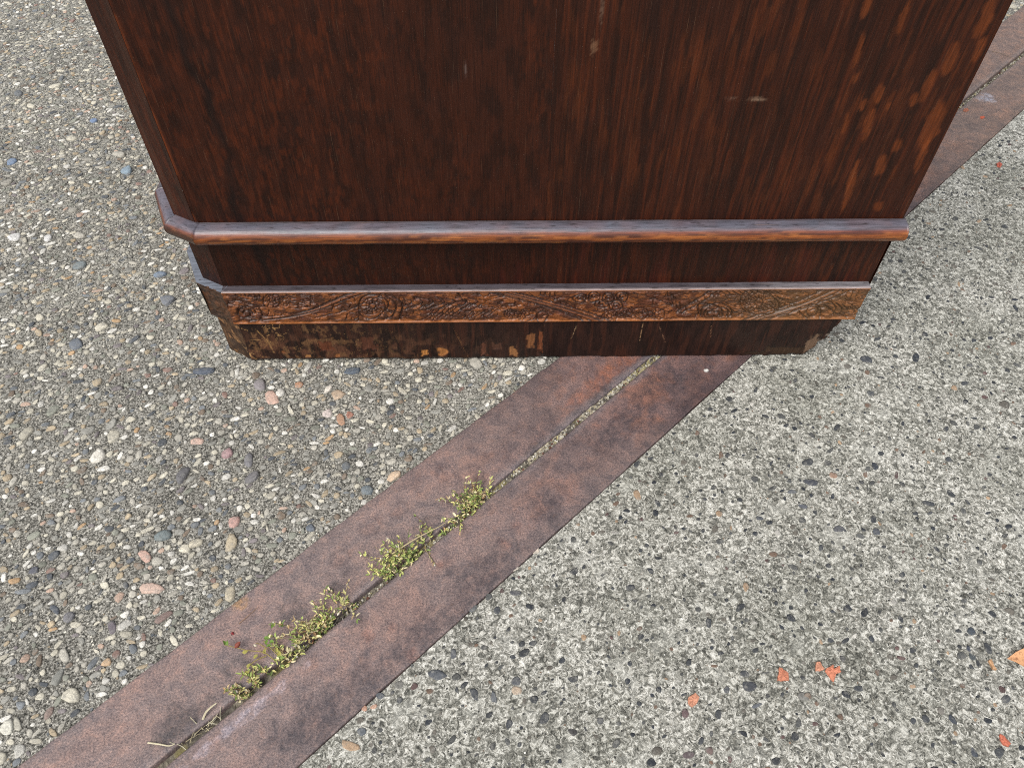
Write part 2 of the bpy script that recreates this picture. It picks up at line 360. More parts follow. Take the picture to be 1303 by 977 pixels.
PAL_G = [((186, 180, 158), 18), ((222, 216, 196), 13), ((118, 118, 108), 18), ((78, 78, 74), 16), ((176, 156, 122), 6), ((106, 112, 116), 6)]
PAL_GR = [((70, 70, 66), 30), ((92, 92, 84), 26), ((118, 114, 100), 14), ((205, 202, 190), 14), ((226, 224, 214), 10), ((136, 108, 82), 4)]
sl, scl, ol = scatter(1, O_TOP, SEEN_L, [(620, .0046, .0068, 2.4, .0008, PAL_L, 1.7), (22000, .0023, .0039, 2.9, .0002, PAL_L, 1.4), (160000, .0014, .0028, 2.8, .0, PAL_L, 1.0),
                                       (125000, .0007, .0014, 1.9, .0, PAL_G, 1.0)], 11)
place_pebbles(pavement, ZM, sl, scl, ol, 3, .46, 8)
sr, scr, orr = scatter(-1, O_BOT, SEEN_R, [(700, .0030, .0048, 2.4, .004, PAL_R, 1.8), (12500, .0016, .0033, 2.6, .0007, PAL_R, 1.5), (30000, .0010, .0018, 2.0, .0004, PAL_R, 1.2),
                                         (120000, .0005, .0011, 1.9, .0001, PAL_GR, 1.0)], 12)
place_pebbles(slab, ZS, sr, scr, orr, 3, .16, 9)

# ------------------------------------------------------------------ steel strips and the joint between them
def px_st(u, v): return st(atz(u, v)[:2])
def blob(Sg, Tg, u, v, rx, ry=None, seed=0, soft=.5):
    s0, t0 = px_st(u, v); ry = ry or rx
    d = np.hypot((Sg-s0)/rx, (Tg-t0)/ry)*.8+1.7*(fbm(Sg*95+seed*7, Tg*120, seed, 5, .62)-.42)
    return (1-sstep(1-soft, 1+soft*.3, d))*(.35+.9*sstep(.34, .62, fbm(Sg*330, Tg*330, seed+300, 4, .65)))
def steel(name, t0, t1, gapside, label, dark):
    s = np.concatenate([[-6, -3, -1.5], np.arange(-.75, 1.2, .0016), [1.4, 2, 4, 6]])
    n = 40; tt = np.linspace(0, 1, n); edge = np.array([0, .004, .012, .03]); tt = np.unique(np.concatenate([edge, np.linspace(.05, .95, n), 1-edge]))
    Sg, Tg0 = np.meshgrid(s, tt, indexing='ij'); wob = (fbm(Sg*45, Sg*0, 3+int(gapside), 4)-.5)*.0016
    Tg = t0+(t1-t0)*Tg0+wob*(np.abs(Tg0-.5)*2)**3
    d0 = (Tg-Tg[:, :1]); d1 = (Tg[:, -1:]-Tg)
    gd, od = (d0, d1) if gapside < 0 else (d1, d0)           # distance from the joint side, from the outer side
    rr = .0042 if gapside > 0 else .0022
    Z = -rr*(1-np.sqrt(np.clip(1-np.clip(1-gd/rr, 0, 1)**2, 0, 1)))*.8 - .0007*np.clip(1-od/.0009, 0, 1)**2
    Z += (fbm(Sg*90, Tg*90, 21, 4)-.5)*.0005
    # colour: purple brown scale, rust, dark worn rim, dusty tone with painted sky gloss
    a = fbm(Sg*38, Tg*55, 31+dark, 5, .6); b = fbm(Sg*110, Tg*110, 41+dark, 4, .6); e = fbm(Sg*14, Tg*30, 51+dark, 4)
    c = np.ones(Sg.shape+(3,))*lin(124, 99, 96, .58)
    c = mixc(c, lin(136, 97, 83, .58), sstep(.46, .62, a)*.75)
    c = mixc(c, lin(150, 98, 74, .58), sstep(.56, .70, b)*.4)
    c = mixc(c, lin(84, 74, 78, .55), sstep(.50, .66, e)*.72*(.6+.4*b))
    rim = sstep(.018 if dark else .010, .001, od+.016*(fbm(Sg*60, Tg*60, 61, 4)-.45))
    c = mixc(c, lin(80, 68, 72, .52), rim*(.8 if dark else .55))
    c = mixc(c, lin(136, 130, 134, .5), sstep(.0085, .002, gd+.006*(fbm(Sg*70, Tg*60, 71, 4)-.5))*.62)
    dust_gloss = sstep(.02, -.34, Sg+.25*(fbm(Sg*10, Tg*18, 81, 3)-.5)); c = mixc(c, lin(158, 142, 138, .56), dust_gloss*(.62 if not dark else .55))  # near end paler: sky gloss painted into the dusty steel colour
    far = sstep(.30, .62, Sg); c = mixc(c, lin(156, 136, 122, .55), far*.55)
    if not dark:                                               # dark blotches beside the plants, ring-like rust marks
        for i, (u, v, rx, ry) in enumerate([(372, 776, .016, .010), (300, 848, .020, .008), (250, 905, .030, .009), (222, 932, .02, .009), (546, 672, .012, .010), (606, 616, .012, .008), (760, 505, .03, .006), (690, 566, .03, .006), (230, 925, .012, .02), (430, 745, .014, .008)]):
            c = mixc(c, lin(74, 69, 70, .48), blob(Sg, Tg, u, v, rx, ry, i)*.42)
        for i, (u, v, rr_) in enumerate([(507, 650, .008), (432, 712, .008), (566, 604, .008), (470, 672, .009)]):
            s0, t0_ = px_st(u, v); q = np.hypot(Sg-s0, (Tg-t0_)*1.25)/rr_; ring = np.exp(-((q-1)/.22)**2)
            c = mixc(c, lin(92, 70, 68, .62), ring*.26*b*1.6); c = mixc(c, lin(156, 106, 82, .7), (1-sstep(.5, .8, q))*.14); Z += ring*.00035
        c = mixc(c, lin(176, 138, 96, .7), blob(Sg, Tg, 308, 768, .006, .006, 8)*.6)
        c = mixc(c, lin(176, 100, 60, .7), blob(Sg, Tg, 770, 478, .05, .008, 9)*.22)
    else:
        for i, (u, v, rx, ry) in enumerate([(620, 735, .035, .020), (545, 800, .03, .015), (790, 540, .04, .016), (440, 890, .05, .016), (385, 930, .03, .02), (850, 480, .03, .02), (695, 640, .02, .018)]):
            c = mixc(c, lin(76, 70, 76, .48), blob(Sg, Tg, u, v, rx, ry, 20+i)*.50)
        for i, (u, v, rr_) in enumerate([(640, 690, .006), (500, 797, .004), (470, 806, .005), (528, 832, .005), (560, 716, .004), (655, 668, .004)]):
            c = mixc(c, lin(154, 94, 72, .55), blob(Sg, Tg, u, v, rr_, rr_, 40+i)*.18); s0, t0_ = px_st(u, v); Z -= .0005*np.exp(-(np.hypot(Sg-s0, Tg-t0_)/(rr_*.7))**2)
        c = mixc(c, lin(160, 160, 170, .75), blob(Sg, Tg, 1254, 125, .012, .010, 60)*.8)
        c = mixc(c, lin(190, 184, 196, .72), blob(Sg, Tg, 300, 920, .05, .004, 61)*.3)
    P = xy(Sg, Tg); v = np.concatenate([P, Z[..., None]], -1)
    lo0 = v[:, :1].copy(); lo0[..., 2] = -.012; lo1 = v[:, -1:].copy(); lo1[..., 2] = -.012
    v = np.concatenate([lo0, v, lo1], 1); c = np.concatenate([c[:, :1], c, c[:, -1:]], 1)
    ns, nt = v.shape[:2]
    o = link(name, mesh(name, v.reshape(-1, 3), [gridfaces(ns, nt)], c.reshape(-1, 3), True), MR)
    return props(o, label, 'steel strip')
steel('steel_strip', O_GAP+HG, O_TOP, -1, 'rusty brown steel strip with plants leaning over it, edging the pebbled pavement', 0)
steel('steel_strip', O_BOT, O_GAP-HG, 1, 'rusty steel strip with a rounded inner edge, bordering the worn grey concrete', 1)

# sandy dirt in the joint
s = np.arange(-.75, 1.2, .0012); t = np.linspace(-HG-.003, HG+.003, 9); Sg, Tg = np.meshgrid(s, t, indexing='ij')
s_a, s_b = px_st(640, 605)[0], px_st(825, 462)[0]
fill = sstep(s_a-.02, s_a+.02, s)*(1-sstep(.36, .55, s)); fill = np.maximum(fill, .35*sstep(-.33, -.30, s)*(1-sstep(s_a-.02, s_a+.02, s)))
Z = (-.0068+.0039*fill)[:, None]+(fbm(Sg*300, Tg*300, 5, 4)-.5)*.0036
c = mixc(np.ones(Sg.shape+(3,))*lin(110, 104, 94, .6), lin(190, 180, 156, .7), sstep(.4, .62, fbm(Sg*220, Tg*300, 6, 3))*(.25+.75*fill[:, None]))
c = mixc(c, lin(150, 140, 70, .6), sstep(.55, .66, fbm(Sg*60, Tg*40, 8, 3))*.5)
P = xy(Sg, O_GAP+Tg); v = np.concatenate([P, Z[..., None]], -1)
dirt = props(link('joint_dirt', mesh('joint_dirt', v.reshape(-1, 3), [gridfaces(len(s), 9)], c.reshape(-1, 3)), MG), kind='structure')
n = 2600; ss = rng.uniform(-.42, 1.0, n); tt = rng.normal(0, HG*.5, n).clip(-HG*.9, HG*.9); p = xy(ss, O_GAP+tt)
rad = rng.uniform(.0004, .0013, n); zz = np.interp(ss, s, -.0068+.0039*fill)
cr = stones(np.stack([p[:, 0], p[:, 1], rad*1.25, rad*.85, rng.uniform(0, 3, n)], 1), pick([((205, 198, 178), 20), ((160, 150, 128), 14), ((96, 88, 78), 12), ((188, 176, 110), 6), ((120, 70, 50), 3)], n, rng), 0, .9, 6, 1, 9)
cr[0][..., 2] += zz[:, None]+.0004
props(link('grit', stone_mesh('crumbs', cr, False), MG, dirt), kind='stuff')

# ------------------------------------------------------------------ the oak cabinet
W = .56; CH = .86; DEP = .55
cab = empty('oak_cabinet', (.28, .27, 0), 'dark oak cabinet with canted corner and carved base band, standing across the steel strips', 'cabinet')
DXL = {}
def foot(e, xr=W, dx=0.0):
    """footprint of the cabinet pushed outward by e: right rear edge, canted front corner, front, back"""
    base = [(xr, 0.0), (dx, 0.0), (-.0228+dx, .0125), (-.041+dx, .053), (-.041+dx, DEP)]
    out = []
    for i, p in enumerate(base):
        p = np.array(p)
        nr = []
        for j in (i-1, i):
            if 0 <= j < 4:
                d = np.array(base[j+1])-np.array(base[j]); d /= np.linalg.norm(d); nr.append(np.array([d[1], -d[0]])*-1)
        nr = [(-q if False else q) for q in nr]
        if len(nr) == 1: m = nr[0]; out.append(p+m*e)
        else:
            m = nr[0]+nr[1]; m = m/np.linalg.norm(m); out.append(p+m*e/max(.3, m@nr[0]))
    return [np.array(q) for q in out]
# outward check: the end face looks to -y
if foot(.01)[0][1] > 0:
    _f = foot
    def foot(e, xr=W, dx=0.0): return _f(-e, xr, dx)
HP, ZC, ZF, ZB = .0523, .0926, .1393, .1632
EC, EB, XR = .0025, -.0051, .5726
def seg_grid(e, i, z, xr=W, du=.0015, dx=0.0):
    """grid on face i of the footprint; returns (verts nu,nz,3), arclength u, z"""
    f = foot(e, xr, dx); a, b = f[i], f[i+1]; L = np.linalg.norm(b-a); nu = max(2, int(L/du)+1); u = np.linspace(0, 1, nu)
    P = a+(b-a)*u[:, None]; Z = np.asarray(z)
    v = np.zeros((nu, len(Z), 3)); v[..., :2] = P[:, None]; v[..., 2] = Z[None]
    return v, np.repeat(u[:, None]*L, len(Z), 1), np.repeat(Z[None], nu, 0)
def gridobj(name, v, c, mat, parent=cab, label=None, smooth=True):
    nu, nz = v.shape[:2]; f = gridfaces(nu, nz)
    o = link(name, mesh(name, v.reshape(-1, 3), [f], c.reshape(-1, 3), smooth), mat, parent)
    return o
BASE = lin(72, 34, 19, .44); DARK = lin(44, 24, 16, .34); RED = lin(102, 46, 21, .48); FLECK = lin(128, 64, 28, .56)

def wood_left(x, z):
    a = fbm(x*190, z*48, 101, 5, .6); b = fbm(x*420, z*110, 111, 3); e = fbm(x*14, z*5, 121, 3)
    c = np.ones(x.shape+(3,))*BASE
    c = mixc(c, DARK, sstep(.44, .66, a)*.6); c = mixc(c, RED, sstep(.50, .68, b)*.55*sstep(.3, .6, e)); c = mixc(c, DARK, sstep(.55, .72, e)*.25)
    k = np.exp(-((x-.032-.010*(fbm(z*30, z*0, 7, 3)-.5)*2)/.0035)**2)*(.55+.6*fbm(x*60, z*22, 5, 3)); c = mixc(c, lin(30, 18, 15, .6), np.clip(k, 0, .8))
    g = np.exp(-((x-xlb)/.0016)**2); c = mixc(c, lin(140, 70, 34, .7), g*.42*sstep(.35, .6, fbm(x*50, z*60, 9, 3)))
    return c
PXF = [(1210, 75, 17, 52), (1180, 108, 15, 50), (1163, 128, 10, 20), (1141, 186, 17, 24), (1121, 208, 17, 30), (1081, 238, 12, 66), (1253, 30, 20, 62), (1246, 62, 12, 34), (1104, 160, 12, 48),
       (1120, 118, 13, 26), (1098, 136, 8, 20), (1130, 135, 7, 14), (1150, 20, 10, 62), (1094, 60, 9, 50), (1103, 10, 12, 34), (1088, 100, 12, 18), (1052, 10, 10, 40), (1040, 80, 14, 50), (1044, 100, 7, 14),
       (1020, 20, 9, 50), (1185, 165, 22, 70), (1172, 200, 10, 40), (1060, 190, 9, 60), (1000, 220, 10, 70), (1035, 220, 9, 60), (985, 150, 7, 40), (955, 190, 9, 60), (1075, 160, 6, 30), (1060, 120, 7, 16), (1002, 118, 7, 12), (950, 240, 8, 46), (905, 200, 6, 60), (870, 90, 7, 50), (825, 60, 7, 46), (805, 40, 8, 40), (728, 30, 7, 40), (735, 100, 8, 40), (1118, 262, 14, 14)]
def wood_right(x, z):
    w = (fbm(x*9, z*5, 201, 3)-.5)*.006
    a = fbm((x+w)*380, z*10, 211, 5, .65); b = fbm((x+w)*520, z*14, 221, 3, .6); e = fbm(x*20, z*9, 231, 3)
    c = np.ones(x.shape+(3,))*BASE
    c = mixc(c, DARK, sstep(.40, .62, a)*.62); c = mixc(c, RED, sstep(.52, .68, b)*.55*sstep(.35, .55, e)); c = mixc(c, FLECK, sstep(.55, .66, fbm((x+w)*260, z*34, 241, 4))*.21*sstep(.30, .5, fbm(x*22, z*12, 243, 3)))
    for i, (u, v, wd, ln) in enumerate(PXF):
        p = aty(u, v, -EB); q = aty(u+wd/2, v, -EB); r_ = aty(u, v+ln/2, -EB)
        d = np.hypot((x-p[0]+.10*(z-p[2]))/abs(q[0]-p[0])*.95, (z-p[2])/abs(r_[2]-p[2]))+1.0*(fbm(x*260, z*120, 300+i, 3)-.5)
        k = 1-sstep(.62, 1.02, d); c = mixc(c, FLECK*(1.05 if u > 1060 else .65)*(.8+.5*fbm(x*900, z*60, 7, 2))[..., None], k*(.56 if u > 1060 else .22)*(.55+.8*fbm(x*1100, z*90, 350+i, 2)))
    return c
zd = np.concatenate([[ZF+.004], np.arange(ZB-.004, .345, .0016), np.linspace(.35, CH-.03, 40)])
XSEAM = aty(701, 150, -EB)[0]
def board(x0, x1, fn, dy):
    x = np.arange(x0, x1+.0004, .0013); x[-1] = x1
    X, Zg = np.meshgrid(x, zd, indexing='ij'); v = np.stack([X, np.full(X.shape, -EB), Zg], -1)
    ed = np.minimum(X-x0, x1-X); v[..., 1] += .0002*np.exp(-(ed/.0006)**2)
    v[..., 1] += (fbm(X*40, Zg*6, 15, 3)-.5)*.0006
    c = fn(X, Zg)
    for (u, vv, rx, rz, col) in SCUFF:
        p = aty(u, vv, -EB); k = np.hypot((X-p[0])/rx, (Zg-p[2])/rz)+1.2*(fbm(X*700, Zg*900, 5, 2)-.5); c = mixc(c, lin(*col, .8), (1-sstep(.25, 1, k))*.42)
    return gridobj('panel_board', v, c, MW)
SCUFF = [(962, 127, .008, .0018, (170, 140, 116)), (935, 126, .010, .0010, (110, 84, 70)), (756, 60, .0028, .0060, (150, 112, 84)), (766, 12, .0014, .012, (132, 104, 86)), (592, 88, .001, .006, (120, 104, 98))]
DXB, DXF, DXC = -.0068, -.0040, -.0022
xlb = foot(EB, XR, DXB)[1][0]
board(xlb, XSEAM-.00003, wood_left, 0); board(XSEAM+.00003, XR, wood_right, .0002)
for i, nm in ((1, 'corner_panel'), (2, 'side_panel'), (3, 'side_panel')):
    v, u, z = seg_grid(EB, i, zd if i == 1 else np.linspace(ZF, CH-.03, 40), XR, .0014 if i == 1 else .01, DXB)
    c = wood_left(u+.20, z)*.9; c = mixc(c, RED, sstep(.55, .7, fbm(u*160, z*12, 77, 4))*.5)
    if i == 1: c = mixc(c, lin(84, 60, 48, .5), sstep(.45, .7, fbm(u*160, z*9, 78, 3))*.4)
    gridobj(nm, v, c, MW)
def solid(name, pts2, z0, z1, mat, col, parent=cab):
    n = len(pts2); v = [(*p, z0) for p in pts2]+[(*p, z1) for p in pts2]
    f4 = [(i, (i+1) % n, n+(i+1) % n, n+i) for i in range(n)]
    return link(name, mesh(name, v, [f4, [tuple(range(n, 2*n))], [tuple(range(n))[::-1]]], np.tile(col, (2*n, 1))), mat, parent)
fb = foot(EB, XR, DXB)
bk = np.array([(XR, -EB), (XR, DEP), (fb[4][0], DEP)])
v = np.zeros((3, 2, 3)); v[:, :, :2] = bk[:, None]; v[:, 0, 2] = ZC-.004; v[:, 1, 2] = CH-.03
gridobj('back_panel', v, np.ones((3, 2, 3))*BASE*.8, MW, smooth=False)
ft = foot(.012, XR+.005, DXB); solid('top_board', ft+[np.array([XR+.005, DEP+.004])], CH-.03, CH, MW, BASE)

# bead moulding: rounded nose, upper side dusty grey with sky sheen painted in, lower side lighter golden oak
pr = [(EB+.0004, ZB-.0004), (EB+.003, ZB-.0010)]
for k in range(15):
    a = math.pi/2-math.pi*k/14; pr.append((.0006+.0082*math.cos(a), .1540+.0080*math.sin(a)))
pr.append((EB-.001, .1452))
pr = np.array(pr)
def trim(name, i, prof, colfn, mat, xr, du=.003, endcap=True):
    rows = []
    for (e, z) in prof:
        f = foot(e, xr, -.0036); a, b = f[i].copy(), f[i+1]
        L = np.linalg.norm(foot(0, xr)[i+1]-foot(0, xr)[i]); nu = max(3, int(L/du)+1); rows.append(a+(b-a)*np.linspace(0, 1, nu)[:, None])
    rows = np.stack(rows, 1); v = np.zeros(rows.shape[:2]+(3,)); v[..., :2] = rows; v[..., 2] = prof[:, 1][None]
    u = np.repeat(np.linspace(0, L, nu)[:, None], len(prof), 1)
    kz = np.repeat(np.arange(len(prof))[None], nu, 0)
    c = colfn(u, v[..., 2], kz)
    nz = len(prof); faces = [gridfaces(nu, nz)]
    caps = [tuple(range(nz))[::-1], tuple((nu-1)*nz+q for q in range(nz))]
    o = link(name, mesh(name, v.reshape(-1, 3), faces+[caps], c.reshape(-1, 3), True), mat, cab)
    return o
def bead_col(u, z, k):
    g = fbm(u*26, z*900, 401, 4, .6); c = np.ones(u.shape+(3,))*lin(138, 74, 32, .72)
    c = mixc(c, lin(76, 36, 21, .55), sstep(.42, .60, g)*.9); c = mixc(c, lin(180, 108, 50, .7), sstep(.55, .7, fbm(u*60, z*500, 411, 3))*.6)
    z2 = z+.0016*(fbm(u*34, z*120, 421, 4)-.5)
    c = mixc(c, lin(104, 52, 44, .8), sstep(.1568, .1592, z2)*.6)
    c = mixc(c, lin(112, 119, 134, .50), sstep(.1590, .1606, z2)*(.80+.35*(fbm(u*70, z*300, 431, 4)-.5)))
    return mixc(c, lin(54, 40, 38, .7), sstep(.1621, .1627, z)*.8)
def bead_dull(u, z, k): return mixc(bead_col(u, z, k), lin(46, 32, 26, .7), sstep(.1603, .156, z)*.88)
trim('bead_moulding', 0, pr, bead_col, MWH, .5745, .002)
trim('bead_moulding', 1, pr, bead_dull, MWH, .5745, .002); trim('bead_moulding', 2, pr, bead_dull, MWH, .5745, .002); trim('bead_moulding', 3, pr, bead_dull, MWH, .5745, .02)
# frieze below the bead
zf = np.linspace(ZC-.002, .1415, 36)
for i in range(4):
    v, u, z = seg_grid(EB+.0001, i, zf, .5706, .0014 if i < 2 else .02, DXF)
    if i == 0:
        x = .5706-u; c = np.where((x < XSEAM)[..., None], wood_left(x, z)*.75, wood_right(x, z)*.85)
        c = mixc(c, lin(96, 36, 24, .8), sstep(.5, .7, fbm(x*120, z*20, 91, 3))*.18*(x > .24))
    else: c = wood_left(u+.3, z)*.7
    gridobj('frieze', v, c, MW)

# carved band: relief cut from strokes (centre lines taken on the face of the band)
ztop, zbot = ZC, HP
xs = np.arange(foot(EC, W, DXC)[1][0], .5700, .00055); zs = np.linspace(zbot, ztop-.0008, 76)
CX, CZ = np.meshgrid(xs, zs, indexing='ij'); HF = np.zeros(CX.shape); RAISE = np.zeros(CX.shape)
ext = 5e-4
def cpx(pts): return [(aty(u, v, -EC)[0], aty(u, v, -EC)[2]) for u, v in pts]
def near(pts):
    d = np.full(CX.shape, 9.0)
    lo = np.min([p[0] for p in pts])-.012; hi = np.max([p[0] for p in pts])+.012
    m = (xs > lo) & (xs < hi); X, Z = CX[m], CZ[m]; dd = np.full(X.shape, 9.0)
    for (x0, z0), (x1, z1) in zip(pts[:-1], pts[1:]):
        ux, uz = x1-x0, z1-z0; L2 = ux*ux+uz*uz+1e-12; t = np.clip(((X-x0)*ux+(Z-z0)*uz)/L2, 0, 1)
        dd = np.minimum(dd, np.hypot(X-x0-t*ux, Z-z0-t*uz))
    d[m] = dd; return d
def smoothpath(pts, n=12):
    p = np.array([pts[0]]+list(pts)+[pts[-1]], float); out = []
    for i in range(1, len(p)-2):
        for t in np.linspace(0, 1, n, endpoint=False):
            out.append(.5*((2*p[i])+(-p[i-1]+p[i+1])*t+(2*p[i-1]-5*p[i]+4*p[i+1]-p[i+2])*t*t+(-p[i-1]+3*p[i]-3*p[i+1]+p[i+2])*t**3))
    out.append(p[-2]); return [tuple(q) for q in out]
def groove(pts, w=.0007, d=.0012):
    global HF
    w = w*1.05; d = d*1.5
    HF = np.maximum(HF, d*np.exp(-(near(smoothpath(cpx(pts)))/w)**2))
def band(pts, hw):
    global RAISE
    RAISE = np.maximum(RAISE, 1-sstep(hw*.8, hw, near(smoothpath(cpx(pts)))))
_jr = np.random.default_rng(77)
def circ(u, v, r, a0=0, a1=360, asp=.72, n=18):
    ph = _jr.uniform(0, 6.28, 2); base = r; rj = lambda k: base*(1+.10*math.sin(2*6.283*k/n+ph[0])+.07*math.sin(3*6.283*k/n+ph[1]))
    return [(u+rj(k)*math.cos(math.radians(a0+(a1-a0)*k/n)), v-rj(k)*asp*math.sin(math.radians(a0+(a1-a0)*k/n))) for k in range(n+1)]
def rosette(u, v, r, pet=10):
    groove(circ(u, v, r), .0006, .0009); groove(circ(u, v, r*.30), .0006, .0010); groove(circ(u, v, r*.62, 20, 320), .0005, .0008)
    for k in range(pet):
        a = 2*math.pi*k/pet; groove([(u+r*.34*math.cos(a), v+r*.34*.72*math.sin(a)), (u+r*.95*math.cos(a), v+r*.95*.72*math.sin(a))], .0005, .0009)
def spiral(u, v, r, turns=1.8, dirn=1, a0=0): groove([(u+r*(1-.85*k/26)*math.cos(a0+dirn*turns*6.28*k/26), v-r*.75*(1-.85*k/26)*math.sin(a0+dirn*turns*6.28*k/26)) for k in range(27)], .0007)
def hatch(u0, v0, u1, v1, n, du, dv):
    for k in range(n):
        q = k/(n-1); u = u0+(u1-u0)*q; v = v0+(v1-v0)*q; groove([(u-du, v-dv), (u, v+.6), (u+du, v+dv)], .0005, .0010)
# left motif
spiral(312, 400, 13, 1.6); groove([(292, 384), (312, 385), (328, 392), (334, 404)]); groove([(290, 388), (308, 391), (322, 400)]); hatch(310, 380, 338, 407, 8, 7, 1.2)
rosette(346, 383, 12, 9); rosette(362, 384, 8, 7); hatch(370, 376, 374, 393, 6, 5, .6); hatch(388, 376, 394, 386, 5, 6, .4)
for o in (0, 8): groove([(318+o*1.5, 409), (362+o, 404), (398+o*1.2, 394), (430+o*1.6, 380), (452+o*2.4, 371)], .0008, .0015)
band([(335, 408), (378, 402), (410, 392), (440, 378), (458, 371)], .0024); groove([(404, 405), (440, 396), (470, 384), (486, 377)], .0006)
hatch(300, 374, 330, 376, 6, 1, 3)
rosette(474, 391, 15, 12); groove(circ(474, 391, 20)); groove([(492, 378), (504, 388), (500, 402), (490, 408)], .0009); groove([(500, 378), (512, 388), (508, 408)], .0009)
for k in range(7): groove([(512+k*14, 380-(k % 2)*2), (524+k*14, 385), (512+k*14, 392)], .0006); groove([(516+k*14, 395), (530+k*14, 388)], .0006)
hatch(545, 402, 582, 397, 6, 7, -6); hatch(596, 402, 628, 398, 5, 7, -5); groove([(582, 372), (590, 384), (606, 390)], .0008)
hatch(640, 377, 610, 398, 4, 8, 1)
for o in (0, 9, 20, 30): groove([(622+o, 372), (664+o, 383), (708+o, 396), (742+o*1.15, 409)], .0008, .0014)
band([(640, 372), (682, 383), (730, 398), (760, 409)], .0022)
rosette(652, 401, 10, 8); rosette(671, 402, 11, 6); groove(circ(690, 404, 8)); hatch(688, 373, 706, 373, 4, 0, 3)
for (u, v) in ((756, 379), (774, 380), (792, 379), (766, 388), (784, 390), (738, 380)): groove(circ(u, v, 8)); spiral(u, v, 5, 1.1)
for (u, v) in ((795, 400), (815, 400), (836, 401), (776, 404)): rosette(u, v, 10, 7)
hatch(812, 374, 850, 386, 7, 6, 1.5); hatch(850, 378, 866, 392, 4, 1, 7); groove([(862, 398), (885, 384), (905, 370)], .0010); groove([(868, 400), (892, 386), (914, 370)], .0008)
for r in (8, 13, 18, 23): groove(circ(908, 403, r, 0, 180, .75), .0008, .0014)
rosette(966, 386, 19, 16); groove(circ(966, 386, 24), .0008); hatch(930, 376, 940, 398, 6, 6, .6); hatch(992, 378, 1010, 388, 6, 7, 1.0); hatch(920, 373, 990, 373, 10, 3, 2)
for o in (0, 8, 15, 24): groove([(940+o*1.3, 409), (978+o*1.2, 399), (1014+o*1.3, 386), (1048+o*1.6, 369)], .0008, .0014)
band([(958, 408), (1000, 397), (1036, 382), (1064, 369)], .0024)
groove(circ(1032, 398, 14)); groove(circ(1034, 398, 8)); groove([(1050, 390), (1064, 400), (1078, 405)], .0008)
for k in range(5): groove([(1056+k*8, 384+k*2.2), (1064+k*8, 392+k*2), (1060+k*7, 402)], .0007)
hatch(1072, 372, 1092, 372, 4, -3, 6); hatch(1080, 384, 1092, 394, 4, 5, 1)
groove([(284, 374), (1104, 369)], .0006, .0007)
# fill: small tool marks between the motifs
rr = np.random.default_rng(5)
for k in range(620):
    u = rr.uniform(290, 1098); v = rr.uniform(375, 407); a = rr.uniform(-.7, .7)+rr.choice([0, 1.2]); L = rr.uniform(2, 5)
    groove([(u-L*math.cos(a), v-L*math.sin(a)*.6), (u+L*math.cos(a), v+L*math.sin(a)*.6)], .00045, rr.uniform(.0005, .0011))
ground = .0009*(fbm(CX*900, CZ*900, 61, 3))*(1-RAISE)
edge = sstep(0, .0022, np.minimum(CZ-zbot, ztop-.0008-CZ))
DEPTH = (HF*(1-.2*RAISE)+  .0010*(1-RAISE)*sstep(.35, .6, fbm(CX*160, CZ*200, 62, 3))+ground)*edge
v = np.stack([CX, -EC+DEPTH, CZ], -1)
# the band leans out a little at the top
v[..., 1] -= .0012*(CZ-zbot)/(ztop-zbot); fcv = foot(EC)
k = np.clip((.0-CX)/.004, 0, 1)
oc = np.ones(CX.shape+(3,))*lin(86, 50, 30, .60)
g = fbm(CX*45, CZ*700, 63, 4); oc = mixc(oc, lin(92, 48, 28, .9), sstep(.45, .65, g)*.7); oc = mixc(oc, lin(150, 88, 44, .66), sstep(.48, .62, fbm(CX*150, CZ*240, 64, 4))*.75)
oc = mixc(oc, lin(172, 104, 52, .74), (1-sstep(.001, .004, np.minimum(CZ-zbot, ztop-CZ)+.003*(fbm(CX*120, CZ*50, 65, 3)-.4)))*.6)
oc = mixc(oc, lin(134, 76, 40, .68), RAISE*.5)
oc = mixc(oc, lin(50, 32, 24, .8), sstep(.0005, .0014, HF)*.86)                      # recess shade painted into the tool cuts by depth, with old wax
oc = mixc(oc, lin(120, 92, 56, .8), sstep(.38, .52, CX)*.35)
# cyma below: top ledge strip closes to the frieze
lg = v[:, -1:].copy(); l1 = lg.copy(); l1[..., 2] = ztop; l1[..., 1] += .0006; l2 = l1.copy(); l2[..., 1] = -EB+.002; l2[..., 2] = ztop+.0004
nled = 5; led = [l1+(l2-l1)*q for q in np.linspace(0, 1, nled)]
lx = CX[:, -1:]; dust_sheen = np.ones(lx.shape+(3,))*lin(84, 78, 84, .62); dust_sheen = mixc(dust_sheen, lin(140, 136, 140, .62), sstep(.40, .56, lx+.06*(fbm(lx*90, lx*0+3, 66, 4)-.5))*.8)  # dusty ledge grey with sky sheen painted in, paler to the right
v = np.concatenate([v]+led, 1); oc = np.concatenate([oc, mixc(dust_sheen, lin(190, 170, 165, .8), np.full(lx.shape, .5))]+[dust_sheen]*(nled-1), 1)
un = v[:, :1].copy(); un[..., 1] = .012; v = np.concatenate([un, v], 1); oc = np.concatenate([oc[:, :1]*.6, oc], 1)
endc = v[-1:].copy(); endc[..., 1] = .05; v = np.concatenate([v, endc], 0); oc = np.concatenate([oc, oc[-1:]], 0)
gridobj('carved_band', v, oc, MWC)
zc2 = np.linspace(zbot, ztop, 40)
